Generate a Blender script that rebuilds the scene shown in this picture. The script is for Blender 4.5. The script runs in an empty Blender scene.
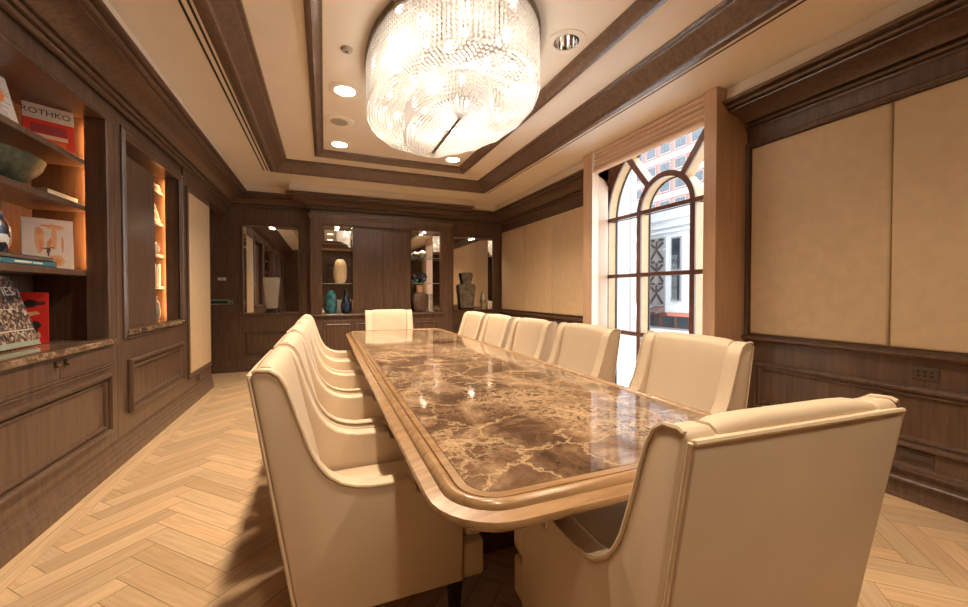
import bpy, bmesh, math, random
from mathutils import Vector, Matrix
random.seed(7)
SC = bpy.context.scene
COL = SC.collection
PI = math.pi
R = math.radians

# ------------------------------------------------------------------ materials
def new_mat(name):
    m = bpy.data.materials.new(name); m.use_nodes = True
    nt = m.node_tree
    return m, nt, nt.nodes, nt.links, nt.nodes['Principled BSDF']

def plain(name, col, rough=.5, metal=0., spec=.5, noise=0., nscale=30., bump=0., bscale=200., coat=0.):
    m, nt, N, L, P = new_mat(name)
    P.inputs['Roughness'].default_value = rough
    P.inputs['Metallic'].default_value = metal
    P.inputs['Specular IOR Level'].default_value = spec
    P.inputs['Coat Weight'].default_value = coat
    P.inputs['Base Color'].default_value = (*col, 1)
    tc = N.new('ShaderNodeTexCoord')
    if noise > 0:
        n = N.new('ShaderNodeTexNoise'); n.inputs['Scale'].default_value = nscale; n.inputs['Detail'].default_value = 4
        L.new(tc.outputs['Object'], n.inputs['Vector'])
        r = N.new('ShaderNodeValToRGB')
        r.color_ramp.elements[0].position = .3; r.color_ramp.elements[1].position = .7
        r.color_ramp.elements[0].color = (*[c*(1-noise) for c in col], 1)
        r.color_ramp.elements[1].color = (*[min(1, c*(1+noise)) for c in col], 1)
        L.new(n.outputs['Fac'], r.inputs['Fac']); L.new(r.outputs['Color'], P.inputs['Base Color'])
    if bump > 0:
        n2 = N.new('ShaderNodeTexNoise'); n2.inputs['Scale'].default_value = bscale; n2.inputs['Detail'].default_value = 3
        L.new(tc.outputs['Object'], n2.inputs['Vector'])
        b = N.new('ShaderNodeBump'); b.inputs['Strength'].default_value = bump; b.inputs['Distance'].default_value = .002
        L.new(n2.outputs['Fac'], b.inputs['Height']); L.new(b.outputs['Normal'], P.inputs['Normal'])
    return m

def wood(name, c0, c1, rough=.32, stretch=(22, 22, 1.6), coat=.15):
    m, nt, N, L, P = new_mat(name)
    tc = N.new('ShaderNodeTexCoord'); mp = N.new('ShaderNodeMapping')
    mp.inputs['Scale'].default_value = stretch
    L.new(tc.outputs['Object'], mp.inputs['Vector'])
    n = N.new('ShaderNodeTexNoise'); n.inputs['Scale'].default_value = 1.6; n.inputs['Detail'].default_value = 7
    n.inputs['Roughness'].default_value = .62; n.inputs['Distortion'].default_value = .6
    L.new(mp.outputs['Vector'], n.inputs['Vector'])
    r = N.new('ShaderNodeValToRGB')
    r.color_ramp.elements[0].position = .32; r.color_ramp.elements[1].position = .68
    r.color_ramp.elements[0].color = (*c0, 1); r.color_ramp.elements[1].color = (*c1, 1)
    L.new(n.outputs['Fac'], r.inputs['Fac']); L.new(r.outputs['Color'], P.inputs['Base Color'])
    P.inputs['Roughness'].default_value = rough
    P.inputs['Coat Weight'].default_value = coat; P.inputs['Coat Roughness'].default_value = .2
    b = N.new('ShaderNodeBump'); b.inputs['Strength'].default_value = .12; b.inputs['Distance'].default_value = .002
    L.new(n.outputs['Fac'], b.inputs['Height']); L.new(b.outputs['Normal'], P.inputs['Normal'])
    return m

def emit(name, col, s):
    m, nt, N, L, P = new_mat(name)
    P.inputs['Base Color'].default_value = (*col, 1)
    P.inputs['Emission Color'].default_value = (*col, 1); P.inputs['Emission Strength'].default_value = s
    return m

M = {}
M['wood'] = wood('walnut_panelling', (.084, .048, .033), (.168, .102, .066))
M['woodlite'] = wood('oak_table_wood', (.25, .140, .062), (.39, .235, .118), .25, (2.2, 22, 22), .4)
M['dark'] = plain('dark_recess', (.012, .010, .010), .6)
M['paint'] = plain('ceiling_paint', (.83, .755, .65), .75, noise=.02, nscale=3)
M['plaster'] = plain('cove_plaster', (.76, .68, .56), .75, noise=.02, nscale=3)
M['fabric'] = plain('wall_fabric', (.66, .50, .32), .5, noise=.05, nscale=14, bump=.15, bscale=420)
M['leather'] = plain('cream_leather', (.66, .53, .39), .42, noise=.04, nscale=5, bump=.08, bscale=260)
M['piping'] = plain('cream_piping', (.66, .53, .385), .4, noise=.04, nscale=20)
M['legwood'] = plain('black_leg', (.02, .014, .011), .4)
M['chrome'] = plain('chrome', (.75, .72, .68), .08, 1.)
M['brass'] = plain('aged_bronze', (.16, .11, .07), .35, .9)
M['white'] = plain('white_plastic', (.75, .72, .68), .4)
M['greyp'] = plain('grey_plastic', (.42, .37, .31), .5)
M['brownp'] = plain('brown_plastic', (.095, .06, .042), .4)
M['mirror'] = plain('mirror_glass', (.80, .76, .70), .015, 1.)
M['green'] = plain('dark_green_face', (.01, .05, .03), .3)
M['paper'] = plain('paper_pages', (.72, .66, .56), .8, noise=.05, nscale=60)
M['bowl'] = plain('patinated_bronze', (.075, .085, .05), .5, .3, noise=.5, nscale=26, bump=.9, bscale=45)
M['blind'] = plain('blind_cloth', (.72, .52, .38), .8, noise=.05, nscale=60, bump=.2, bscale=300)
M['casing'] = wood('casing_wood', (.52, .33, .21), (.63, .42, .28), .4, (14, 14, 1.2), .1)
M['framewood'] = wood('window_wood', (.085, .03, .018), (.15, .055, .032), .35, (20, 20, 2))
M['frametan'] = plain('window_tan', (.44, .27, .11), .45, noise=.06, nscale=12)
M['valve'] = plain('light_core', (1, .9, .78), .3)
M['lampglow'] = emit('lamp_glow', (1., .86, .64), 14.)
M['stripglow'] = emit('strip_glow', (1., .46, .17), 30.)
M['bulbglow'] = emit('bulb_glow', (1., .88, .74), 26.)

def glassy(name, col, rough=.05, trans=.9, ior=1.45):
    m, nt, N, L, P = new_mat(name)
    P.inputs['Base Color'].default_value = (*col, 1); P.inputs['Roughness'].default_value = rough
    P.inputs['Transmission Weight'].default_value = trans; P.inputs['IOR'].default_value = ior
    return m
M['teal'] = plain('teal_glass', (.03, .17, .20), .12, noise=.6, nscale=14, coat=.6)
M['navy'] = plain('navy_glass', (.006, .02, .055), .08, noise=.5, nscale=10, coat=.8)
M['vaseclear'] = glassy('crystal_clear', (.90, .84, .72), .12, .45)
M['stone'] = plain('grey_stone', (.23, .21, .17), .45, noise=.45, nscale=12, bump=.4, bscale=40)
M['ribbed'] = plain('brown_glaze', (.16, .105, .075), .3, noise=.45, nscale=10)
M['creamglass'] = plain('cream_glass', (.85, .66, .40), .3, coat=.4)
M['bluewhite'] = plain('pale_glaze', (.70, .72, .70), .25, noise=.2, nscale=20)
M['ivory'] = plain('ivory_ceramic', (.72, .63, .5), .4)

def thin_glass(name):
    m, nt, N, L, P = new_mat(name)
    N.remove(P)
    out = N['Material Output']
    t = N.new('ShaderNodeBsdfTransparent'); t.inputs['Color'].default_value = (.97, .98, .98, 1)
    g = N.new('ShaderNodeBsdfGlossy'); g.inputs['Roughness'].default_value = .01
    lw = N.new('ShaderNodeLayerWeight'); lw.inputs['Blend'].default_value = .5
    pw = N.new('ShaderNodeMath'); pw.operation = 'POWER'; pw.inputs[1].default_value = 4.5; L.new(lw.outputs['Facing'], pw.inputs[0])
    ma = N.new('ShaderNodeMath'); ma.operation = 'MULTIPLY_ADD'; ma.inputs[1].default_value = .55; ma.inputs[2].default_value = .03; L.new(pw.outputs[0], ma.inputs[0])
    mx = N.new('ShaderNodeMixShader')
    L.new(ma.outputs[0], mx.inputs['Fac']); L.new(t.outputs['BSDF'], mx.inputs[1]); L.new(g.outputs['BSDF'], mx.inputs[2])
    L.new(mx.outputs['Shader'], out.inputs['Surface'])
    return m
M['pane'] = thin_glass('window_pane')

def crystal():
    m, nt, N, L, P = new_mat('cut_crystal')
    N.remove(P); out = N['Material Output']
    t = N.new('ShaderNodeBsdfTranslucent'); t.inputs['Color'].default_value = (.97, .93, .87, 1)
    g = N.new('ShaderNodeBsdfGlossy'); g.inputs['Roughness'].default_value = .12; g.inputs['Color'].default_value = (1, .98, .95, 1)
    tr = N.new('ShaderNodeBsdfTransparent')
    a = N.new('ShaderNodeMixShader'); a.inputs['Fac'].default_value = .30
    b = N.new('ShaderNodeMixShader'); b.inputs['Fac'].default_value = .30
    L.new(t.outputs['BSDF'], a.inputs[1]); L.new(g.outputs['BSDF'], a.inputs[2])
    L.new(a.outputs['Shader'], b.inputs[1]); L.new(tr.outputs['BSDF'], b.inputs[2])
    L.new(b.outputs['Shader'], out.inputs['Surface'])
    return m
M['crystal'] = crystal()

def marble():
    m, nt, N, L, P = new_mat('brown_marble')
    tc = N.new('ShaderNodeTexCoord')
    nz = N.new('ShaderNodeTexNoise'); nz.inputs['Scale'].default_value = 2.6; nz.inputs['Detail'].default_value = 9; nz.inputs['Roughness'].default_value = .68
    L.new(tc.outputs['Object'], nz.inputs['Vector'])
    sc = N.new('ShaderNodeVectorMath'); sc.operation = 'SCALE'; sc.inputs['Scale'].default_value = .38
    L.new(nz.outputs['Color'], sc.inputs[0])
    ad = N.new('ShaderNodeVectorMath'); ad.operation = 'ADD'
    L.new(tc.outputs['Object'], ad.inputs[0]); L.new(sc.outputs['Vector'], ad.inputs[1])
    def vein(scale, w0, w1):
        v = N.new('ShaderNodeTexVoronoi'); v.feature = 'DISTANCE_TO_EDGE'; v.inputs['Scale'].default_value = scale
        L.new(ad.outputs['Vector'], v.inputs['Vector'])
        r = N.new('ShaderNodeValToRGB'); r.color_ramp.elements[0].position = w0; r.color_ramp.elements[1].position = w1
        r.color_ramp.elements[0].color = (1, 1, 1, 1); r.color_ramp.elements[1].color = (0, 0, 0, 1)
        L.new(v.outputs['Distance'], r.inputs['Fac']); return r
    v1 = vein(4.2, .0, .03); v2 = vein(10.5, .0, .07); v3 = vein(24., .0, .12)
    # patches
    n2 = N.new('ShaderNodeTexNoise'); n2.inputs['Scale'].default_value = 3.3; n2.inputs['Detail'].default_value = 8; n2.inputs['Roughness'].default_value = .68
    n2.inputs['Distortion'].default_value = 1.2
    L.new(tc.outputs['Object'], n2.inputs['Vector'])
    base = N.new('ShaderNodeValToRGB'); e = base.color_ramp.elements
    e[0].position = .33; e[0].color = (.052, .028, .017, 1); e[1].position = .72; e[1].color = (.47, .32, .20, 1)
    k = e.new(.5); k.color = (.155, .090, .054, 1)
    L.new(n2.outputs['Fac'], base.inputs['Fac'])
    n3 = N.new('ShaderNodeTexNoise'); n3.inputs['Scale'].default_value = 2.; n3.inputs['Detail'].default_value = 3
    L.new(tc.outputs['Object'], n3.inputs['Vector'])
    r3 = N.new('ShaderNodeValToRGB'); r3.color_ramp.elements[0].position = .42; r3.color_ramp.elements[1].position = .62
    L.new(n3.outputs['Fac'], r3.inputs['Fac'])
    def mul(a, k):
        x = N.new('ShaderNodeMath'); x.operation = 'MULTIPLY'; L.new(a, x.inputs[0])
        if isinstance(k, float): x.inputs[1].default_value = k
        else: L.new(k, x.inputs[1])
        return x.outputs[0]
    def mx(a, b):
        x = N.new('ShaderNodeMath'); x.operation = 'MAXIMUM'; L.new(a, x.inputs[0]); L.new(b, x.inputs[1]); return x.outputs[0]
    f = mx(mul(v1.outputs['Color'], .62), mx(mul(mul(v2.outputs['Color'], r3.outputs['Color']), .75), mul(mul(v3.outputs['Color'], r3.outputs['Color']), .7)))
    mix = N.new('ShaderNodeMix'); mix.data_type = 'RGBA'
    L.new(f, mix.inputs[0]); L.new(base.outputs['Color'], mix.inputs[6]); mix.inputs[7].default_value = (.66, .47, .29, 1)
    L.new(mix.outputs[2], P.inputs['Base Color'])
    P.inputs['Roughness'].default_value = .07; P.inputs['Specular IOR Level'].default_value = .6
    return m
M['marble'] = marble()

def oakfloor():
    m, nt, N, L, P = new_mat('oak_herringbone')
    at = N.new('ShaderNodeAttribute'); at.attribute_name = 'tint'
    uv = N.new('ShaderNodeUVMap'); uv.uv_map = 'UVMap'
    mp = N.new('ShaderNodeMapping'); mp.inputs['Scale'].default_value = (2.2, 40, 1)
    L.new(uv.outputs['UV'], mp.inputs['Vector'])
    n = N.new('ShaderNodeTexNoise'); n.inputs['Scale'].default_value = 1.5; n.inputs['Detail'].default_value = 6; n.inputs['Distortion'].default_value = .5
    L.new(mp.outputs['Vector'], n.inputs['Vector'])
    r = N.new('ShaderNodeValToRGB'); r.color_ramp.elements[0].position = .3; r.color_ramp.elements[1].position = .7
    r.color_ramp.elements[0].color = (.60, .42, .25, 1); r.color_ramp.elements[1].color = (.76, .56, .36, 1)
    L.new(n.outputs['Fac'], r.inputs['Fac'])
    mix = N.new('ShaderNodeMix'); mix.data_type = 'RGBA'; mix.blend_type = 'MULTIPLY'; mix.inputs[0].default_value = 1.
    L.new(r.outputs['Color'], mix.inputs[6]); L.new(at.outputs['Color'], mix.inputs[7])
    L.new(mix.outputs[2], P.inputs['Base Color'])
    P.inputs['Roughness'].default_value = .38; P.inputs['Coat Weight'].default_value = .1
    return m
M['floor'] = oakfloor()
# ------------------------------------------------------------------ mesh helpers
class MB:
    def __init__(s): s.bm = bmesh.new()
    def box(s, x0, x1, y0, y1, z0, z1, bevel=0., seg=2):
        b = bmesh.new()
        vs = [b.verts.new((x, y, z)) for x in (x0, x1) for y in (y0, y1) for z in (z0, z1)]
        for f in ((0,1,3,2),(4,6,7,5),(0,4,5,1),(2,3,7,6),(0,2,6,4),(1,5,7,3)): b.faces.new([vs[i] for i in f])
        bmesh.ops.recalc_face_normals(b, faces=b.faces)
        if bevel: bmesh.ops.bevel(b, geom=list(b.edges), offset=bevel, segments=seg, affect='EDGES', profile=.5)
        s._add(b); return s
    def _add(s, b, mat=None):
        if mat is not None: bmesh.ops.transform(b, matrix=mat, verts=b.verts)
        me = bpy.data.meshes.new('t'); b.to_mesh(me); b.free(); s.bm.from_mesh(me); bpy.data.meshes.remove(me)
    def prism(s, pts, f0, f1, bevel=0., seg=2):
        """polygon pts lofted from map f0(p) to f1(p)"""
        b = bmesh.new()
        a = [b.verts.new(f0(p)) for p in pts]; c = [b.verts.new(f1(p)) for p in pts]
        n = len(pts)
        b.faces.new(a); b.faces.new(c[::-1])
        for i in range(n): b.faces.new((a[i], c[i], c[(i+1) % n], a[(i+1) % n]))
        bmesh.ops.recalc_face_normals(b, faces=b.faces)
        if bevel:
            es = [e for e in b.edges if e.calc_face_angle(0) > .6]
            bmesh.ops.bevel(b, geom=es, offset=bevel, segments=seg, affect='EDGES', profile=.5)
        s._add(b); return s
    def grid(s, rings, closed_u=True, closed_v=False, cap=False):
        b = s.bm
        V = [[b.verts.new(p) for p in r] for r in rings]
        nr, n = len(V), len(V[0])
        for i in range(nr if closed_v else nr-1):
            for j in range(n if closed_u else n-1):
                f = (V[i][j], V[i][(j+1) % n], V[(i+1) % nr][(j+1) % n], V[(i+1) % nr][j])
                try: b.faces.new(f)
                except ValueError: pass
        if cap:
            b.faces.new(V[0][::-1]); b.faces.new(V[-1])
        return s
    def lathe(s, c, prof, n=24, sx=1., sy=1.):
        rings = [[(c[0]+r*sx*math.cos(2*PI*j/n), c[1]+r*sy*math.sin(2*PI*j/n), c[2]+z) for j in range(n)] for r, z in prof]
        return s.grid(rings, cap=True)
    def tube(s, pts, r, n=6, closed=False):
        pts = [Vector(p) for p in pts]; rings = []
        for i, p in enumerate(pts):
            a = pts[(i-1) % len(pts)] if (closed or i > 0) else p
            c = pts[(i+1) % len(pts)] if (closed or i < len(pts)-1) else p
            t = (c-a).normalized()
            u = t.cross(Vector((0, 0, 1)))
            if u.length < .05: u = t.cross(Vector((1, 0, 0)))
            u.normalize(); w = t.cross(u)
            rings.append([p + r*(math.cos(2*PI*j/n)*u + math.sin(2*PI*j/n)*w) for j in range(n)])
        return s.grid(rings, closed_v=closed, cap=not closed)
    def cyl(s, p0, p1, r, n=16, r1=None):
        p0, p1 = Vector(p0), Vector(p1); t = (p1-p0).normalized()
        u = t.cross(Vector((0, 0, 1)))
        if u.length < .05: u = t.cross(Vector((1, 0, 0)))
        u.normalize(); w = t.cross(u); r1 = r if r1 is None else r1
        return s.grid([[p + q*(math.cos(2*PI*j/n)*u + math.sin(2*PI*j/n)*w) for j in range(n)] for p, q in ((p0, r), (p1, r1))], cap=True)
    def sphere(s, c, r, n=10, m=6, sz=1.):
        rings = []
        for i in range(m+1):
            a = -PI/2 + PI*i/m; rr = max(r*math.cos(a), r*.02)
            rings.append([(c[0]+rr*math.cos(2*PI*j/n), c[1]+rr*math.sin(2*PI*j/n), c[2]+r*sz*math.sin(a)) for j in range(n)])
        return s.grid(rings, cap=True)
    def bead(s, c, r, h):
        b = s.bm; x, y, z = c
        t = b.verts.new((x, y, z+h)); d = b.verts.new((x, y, z-h))
        q = [b.verts.new((x+r*math.cos(PI/2*k), y+r*math.sin(PI/2*k), z)) for k in range(4)]
        for k in range(4):
            b.faces.new((q[k], q[(k+1) % 4], t)); b.faces.new((q[(k+1) % 4], q[k], d))
    def rectsweep(s, P, u0, u1, v0, v1, prof):
        """picture-frame moulding: profile points (inset, height)"""
        rings = [[P(u0+o, v0+o, h), P(u1-o, v0+o, h), P(u1-o, v1-o, h), P(u0+o, v1-o, h)] for o, h in prof]
        return s.grid(rings)
    def plansweep(s, path, prof):
        """profile (offset to the right of the path, z) along a plan polyline with mitred corners"""
        pts = [Vector((x, y)) for x, y in path]; n = len(pts)
        def nrm(a, b): d = (b-a).normalized(); return Vector((d.y, -d.x))
        rings = []
        for i, p in enumerate(pts):
            if i == 0: m = nrm(pts[0], pts[1])
            elif i == n-1: m = nrm(pts[-2], pts[-1])
            else:
                a, b = nrm(pts[i-1], p), nrm(p, pts[i+1]); m = (a+b)/(1+a.dot(b))
            rings.append([(p.x+m.x*o, p.y+m.y*o, z) for o, z in prof])
        s.grid(rings, closed_u=False)
        b = s.bm; b.verts.ensure_lookup_table(); k = len(prof); tot = len(b.verts); 
        for st in (tot-n*k, tot-k):
            try: b.faces.new([b.verts[st+i] for i in range(k)])
            except ValueError: pass
        return s
    def build(s, name, mat, parent=None, smooth=False, angle=40):
        bmesh.ops.recalc_face_normals(s.bm, faces=s.bm.faces)
        me = bpy.data.meshes.new(name); s.bm.to_mesh(me); s.bm.free()
        if smooth:
            for p in me.polygons: p.use_smooth = True
            try: me.set_sharp_from_angle(angle=R(angle))
            except Exception: pass
        me.materials.append(M[mat] if isinstance(mat, str) else mat)
        o = bpy.data.objects.new(name, me); COL.objects.link(o)
        if parent is not None: attach(o, parent)
        return o

def attach(o, parent):
    o.parent = parent
    if parent.parent is None and parent.type == 'EMPTY':
        o.matrix_parent_inverse = Matrix.Translation(-Vector(parent.location))

def tag(o, label=None, cat=None, group=None, kind=None):
    if label: o['label'] = label
    if cat: o['category'] = cat
    if group: o['group'] = group
    if kind: o['kind'] = kind
    return o
def struct(o): o['kind'] = 'structure'; return o
def thing(name, label, cat, loc=(0, 0, 0), group=None):
    o = bpy.data.objects.new(name, None); COL.objects.link(o); o.location = loc
    o.empty_display_size = .1
    return tag(o, label, cat, group)
def copy_tree(o, parent=None):
    c = o.copy(); COL.objects.link(c)
    if parent is not None: c.parent = parent
    for ch in list(o.children): copy_tree(ch, c)
    return c

# dimensions
XL, XR, YB, YF, ZC = -1.395, 3.30, 7.16, -2.30, 2.90
BAY = 6.86
PL = lambda u, v, h: (XL+h, u, v)
PR = lambda u, v, h: (XR-.02-h, u, v)
PB = lambda u, v, h: (u, YB-h, v)
PY = lambda u, v, h: (u, BAY-h, v)
RAISED = [(-.006, 0), (-.006, .014), (.002, .030), (.014, .032), (.022, .024), (.026, .008), (.034, .008), (.038, .016), (.048, .014), (.056, 0)]
BEAD = [(-.03, 0), (-.03, .010), (-.022, .014), (-.018, .008), (-.012, .016), (-.004, .018), (.0, .010), (.004, 0)]

# ------------------------------------------------------------------ floor
def floor():
    W, Lk = .105, 5
    LL = W*Lk
    bm = bmesh.new(); uvl = bm.loops.layers.uv.new('UVMap'); cl = bm.loops.layers.float_color.new('tint')
    x0, x1, y0, y1 = -2.35, XR+.28, YF-.2, 7.4
    bx = XL+.14
    rnd = random.Random(3)
    def clip(poly, ax, v, keep_less):
        out = []
        for i in range(len(poly)):
            a, b = poly[i], poly[(i+1) % len(poly)]
            ia = (a[ax] <= v) == keep_less; ib = (b[ax] <= v) == keep_less
            if ia: out.append(a)
            if ia != ib:
                t = (v-a[ax])/(b[ax]-a[ax]); out.append(tuple(a[k]+t*(b[k]-a[k]) for k in range(4)))
        return out
    c = math.sqrt(.5)
    def plank(u0, v0, du, dv, horiz):
        g = .0012
        off = rnd.random()*20
        q = []
        for (a, b) in ((g, g), (du-g, g), (du-g, dv-g), (g, dv-g)):
            u, v = u0+a, v0+b
            x = (u-v)*c; y = (u+v)*c
            uv = (a, b+off) if horiz else (b, a+off)
            q.append((x+.33, y+.1, uv[0]+off, uv[1]))
        for ax, v, kl in ((0, bx, False), (0, x1, True), (1, y0, False), (1, y1, True)):
            q = clip(q, ax, v, kl)
            if len(q) < 3: return
        f = bm.faces.new([bm.verts.new((p[0], p[1], 0)) for p in q])
        t = .80+.28*rnd.random(); wv = rnd.random()*.06
        for lp, p in zip(f.loops, q):
            lp[uvl].uv = (p[2], p[3]); lp[cl] = (t, t*(1-wv), t*(1-2*wv), 1)
    for i in range(-120, 160):
        for k in range(-9, 10):
            u, v = i*W + 2*LL*k, i*W
            x = (u-v)*c
            if x < x0-1.5 or x > x1+1.5 or (u+v)*c < y0-1 or (u+v)*c > y1+1: continue
            plank(u, v, LL, W, True); plank(u, v+W, W, LL, False)
    # straight border boards along the left wall
    yy = y0
    for (xa, xb) in ((x0, x0+.2), (XL-.25, XL+.005), (XL+.005, XL+.07), (XL+.07, bx)):
        yy = y0
        while yy < y1:
            ln = 1.1+.5*rnd.random(); off = rnd.random()*20; t = .95+.14*rnd.random()
            q = [(xa+.001, yy), (xb-.001, yy), (xb-.001, min(yy+ln, y1)), (xa+.001, min(yy+ln, y1))]
            f = bm.faces.new([bm.verts.new((*p, 0)) for p in q])
            for lp, p in zip(f.loops, q): lp[uvl].uv = (p[1]+off, p[0]+off); lp[cl] = (t, t*.98, t*.95, 1)
            yy += ln+.002
    # dark joint bed below
    f = bm.faces.new([bm.verts.new(p) for p in ((x0, y0, -.004), (x1, y0, -.004), (x1, y1, -.004), (x0, y1, -.004))])
    for lp in f.loops: lp[cl] = (.25, .2, .17, 1)
    bmesh.ops.recalc_face_normals(bm, faces=bm.faces)
    for f in bm.faces:
        if f.normal.z < 0: f.normal_flip()
    me = bpy.data.meshes.new('floor'); bm.to_mesh(me); bm.free(); me.materials.append(M['floor'])
    o = bpy.data.objects.new('floor', me); COL.objects.link(o); struct(o)
floor()

# ------------------------------------------------------------------ ceiling
CX0, CX1, CY0, CY1 = -.644, 2.441, -1.25, 6.0
IX0, IX1, IY0, IY1 = -.088, 1.895, -.75, 5.50
Z1, Z2 = 3.02, 3.07
m = MB()
def ringboxes(m, ox0, ox1, oy0, oy1, ix0, ix1, iy0, iy1, z0, z1):
    m.box(ox0, ix0, oy0, oy1, z0, z1); m.box(ix1, ox1, oy0, oy1, z0, z1)
    m.box(ix0, ix1, oy0, iy0, z0, z1); m.box(ix0, ix1, iy1, oy1, z0, z1)
ringboxes(m, -2.4, XR+.02, YF-.2, 7.4, CX0, CX1, CY0, CY1, ZC, 3.2)
ringboxes(m, CX0, CX1, CY0, CY1, IX0, IX1, IY0, IY1, Z1, 3.2)
DLX, DLY, DLR = (.18, 1.635), (-.28, 1.08, 2.44, 3.78, 5.16), .095  # first DLY row: unseen pair added behind the camera as fill light
xs = [IX0]+[v for x in DLX for v in (x-DLR, x+DLR)]+[IX1]; ys = [IY0]+[v for y in DLY for v in (y-DLR, y+DLR)]+[IY1]
for i in range(len(xs)-1):
    for j in range(len(ys)-1):
        if not (i % 2 == 1 and j % 2 == 1): m.box(xs[i], xs[i+1], ys[j], ys[j+1], Z2, 3.2)
struct(m.build('ceiling', 'paint'))
def flat(u, v, h): return (u, v, h)
m = MB()
m.rectsweep(flat, CX0, CX1, CY0, CY1, [(-.035, 2.9), (-.035, 2.893), (-.024, 2.886), (-.004, 2.884), (.006, 2.872), (.03, 2.868), (.045, 2.874), (.05, 2.89), (.06, 2.90), (.10, 2.935), (.135, 2.975), (.15, 2.985), (.155, 3.0), (.185, 3.005), (.19, 3.02)])
struct(m.build('trim_1', 'wood', smooth=True))
m = MB()
m.rectsweep(flat, IX0, IX1, IY0, IY1, [(-.02, 3.02), (-.02, 3.0), (0, 2.993), (.02, 2.996), (.028, 3.006), (.05, 3.022), (.07, 3.045), (.082, 3.05), (.086, 3.07)])
struct(m.build('trim_2', 'wood', smooth=True))
# crown moulding and plaster cove
CROWN = [(.0, 2.57), (.014, 2.57), (.024, 2.578), (.03, 2.592), (.022, 2.602), (.034, 2.608), (.044, 2.622), (.04, 2.632), (.055, 2.64), (.07, 2.66), (.10, 2.69), (.15, 2.722), (.205, 2.742), (.225, 2.745), (.228, 2.757), (.245, 2.76), (.25, 2.777), (.268, 2.782), (.275, 2.803), (.27, 2.815), (.0, 2.815)]
CROWN = [(.0, 2.585), (.022, 2.585), (.034, 2.592), (.036, 2.602), (.010, 2.606), (.010, 2.614), (.048, 2.617), (.060, 2.626), (.058, 2.636), (.030, 2.640), (.030, 2.648), (.072, 2.651), (.085, 2.662), (.12, 2.682), (.17, 2.70), (.225, 2.710), (.25, 2.712), (.252, 2.722), (.236, 2.725), (.236, 2.731), (.278, 2.733), (.288, 2.742), (.286, 2.754), (.268, 2.757), (.268, 2.763), (.318, 2.765), (.326, 2.775), (.322, 2.785), (.0, 2.785)]
COVE = [(.0, 2.785), (.30, 2.785), (.285, 2.80), (.275, 2.84), (.272, 2.9), (.0, 2.9)]
path_a = [(XL, YF), (XL, YB), (-.21, YB), (-.21, BAY), (2.16, BAY), (2.16, YB), (XR, YB), (XR, 3.99)]
path_b = [(XR, 2.235), (XR, YF)]
for nm, pth in (('trim_3', path_a), ('trim_4', path_b)):
    m = MB(); m.plansweep(pth, CROWN); struct(m.build(nm, 'wood', smooth=True, angle=25))
for nm, pth in (('trim_5', path_a), ('trim_6', path_b)):
    m = MB(); m.plansweep(pth, COVE); struct(m.build(nm, 'plaster', smooth=True, angle=50))

# ------------------------------------------------------------------ left wall
m = MB()
m.box(XL-.55, XL-.43, YF, 6.12, 0, 3.2)                 # back of the wall behind the built-ins
m.box(XL-.43, XL, YF, 1.50, 0, 3.0)                     # plain panelling beside the bookcase
m.box(XL-.43, XL, 5.12, 6.12, 0, 3.0)                   # section with the fabric panel
m.box(XL-.43, XL-.02, 1.50, 5.12, 2.452, 3.0)           # above the built-ins
m.box(XL-.12, XL, 6.12, YB, 2.45, 3.0)                  # header over the side opening
for a, b in ((-1.1, .05), (.2, 1.35)):
    m.rectsweep(PL, a, b, .36, .70, RAISED); m.rectsweep(PL, a, b, .96, 2.36, RAISED)
m.rectsweep(PL, 5.22, 6.04, .35, 2.36, [(-.05, 0), (-.05, .016), (-.035, .02), (-.02, .012), (-.004, .018), (.0, .012), (.0, 0)])
struct(m.build('wall_left', 'wood'))
m = MB()
BASE = [(.0, .0), (.03, .0), (.03, .06), (.024, .066), (.024, .098), (.018, .104), (.018, .132), (.010, .14), (.010, .168), (.004, .182), (.0, .19)]
m.plansweep([(XL, YF), (XL, 6.12)], BASE)
struct(m.build('baseboard_left', 'wood'))
# side opening beyond the left wall
m = MB()
m.box(-2.42, -2.36, 6.0, 7.4, 0, 3.0); m.box(-2.42, XL-.43, 6.0, 6.10, 0, 3.0)
struct(m.build('wall_alcove', 'wood'))

# ------------------------------------------------------------------ back wall with recesses
NLx0, NLx1, NZ0, NZ1 = -1.19, -.395, .91, 2.315
NRx0, NRx1 = 2.275, 3.10
m = MB()
def wall_with_hole(m, x0, x1, hx0, hx1, hz0, hz1, y0, y1, z0, z1):
    m.box(x0, hx0, y0, y1, z0, z1); m.box(hx1, x1, y0, y1, z0, z1)
    m.box(hx0, hx1, y0, y1, z0, hz0); m.box(hx0, hx1, y0, y1, hz1, z1)
wall_with_hole(m, -2.4, -.20, NLx0, NLx1, NZ0, NZ1, YB, YB+.14, 0, 3.2)
wall_with_hole(m, 2.15, XR+.3, NRx0, NRx1, NZ0, NZ1, YB, YB+.14, 0, 3.2)
m.box(-2.4, XR+.3, YB+.14, YB+.24, 0, 3.2)
m.rectsweep(PB, NLx0, NLx1, NZ0, NZ1, BEAD); m.rectsweep(PB, NRx0, NRx1, NZ0, NZ1, BEAD)
for a, b in ((-1.15, -.44), (2.32, 3.05)):
    m.rectsweep(PB, a, b, .28, .63, RAISED)
struct(m.build('wall_back', 'wood'))
m = MB(); m.plansweep([(-2.35, YB), (-.21, YB)], BASE); m.plansweep([(2.16, YB), (XR, YB)], BASE)
struct(m.build('baseboard_back', 'wood'))
m = MB(); m.box(-2.4, XR+.3, YF-.12, YF, 0, 3.2)
for a, b in ((-1.2, -.1), (.1, 1.7), (1.9, 3.1)): m.rectsweep(lambda u, v, h: (u, YF+h, v), a, b, .95, 2.35, RAISED)
struct(m.build('wall_front', 'wood'))

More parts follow.
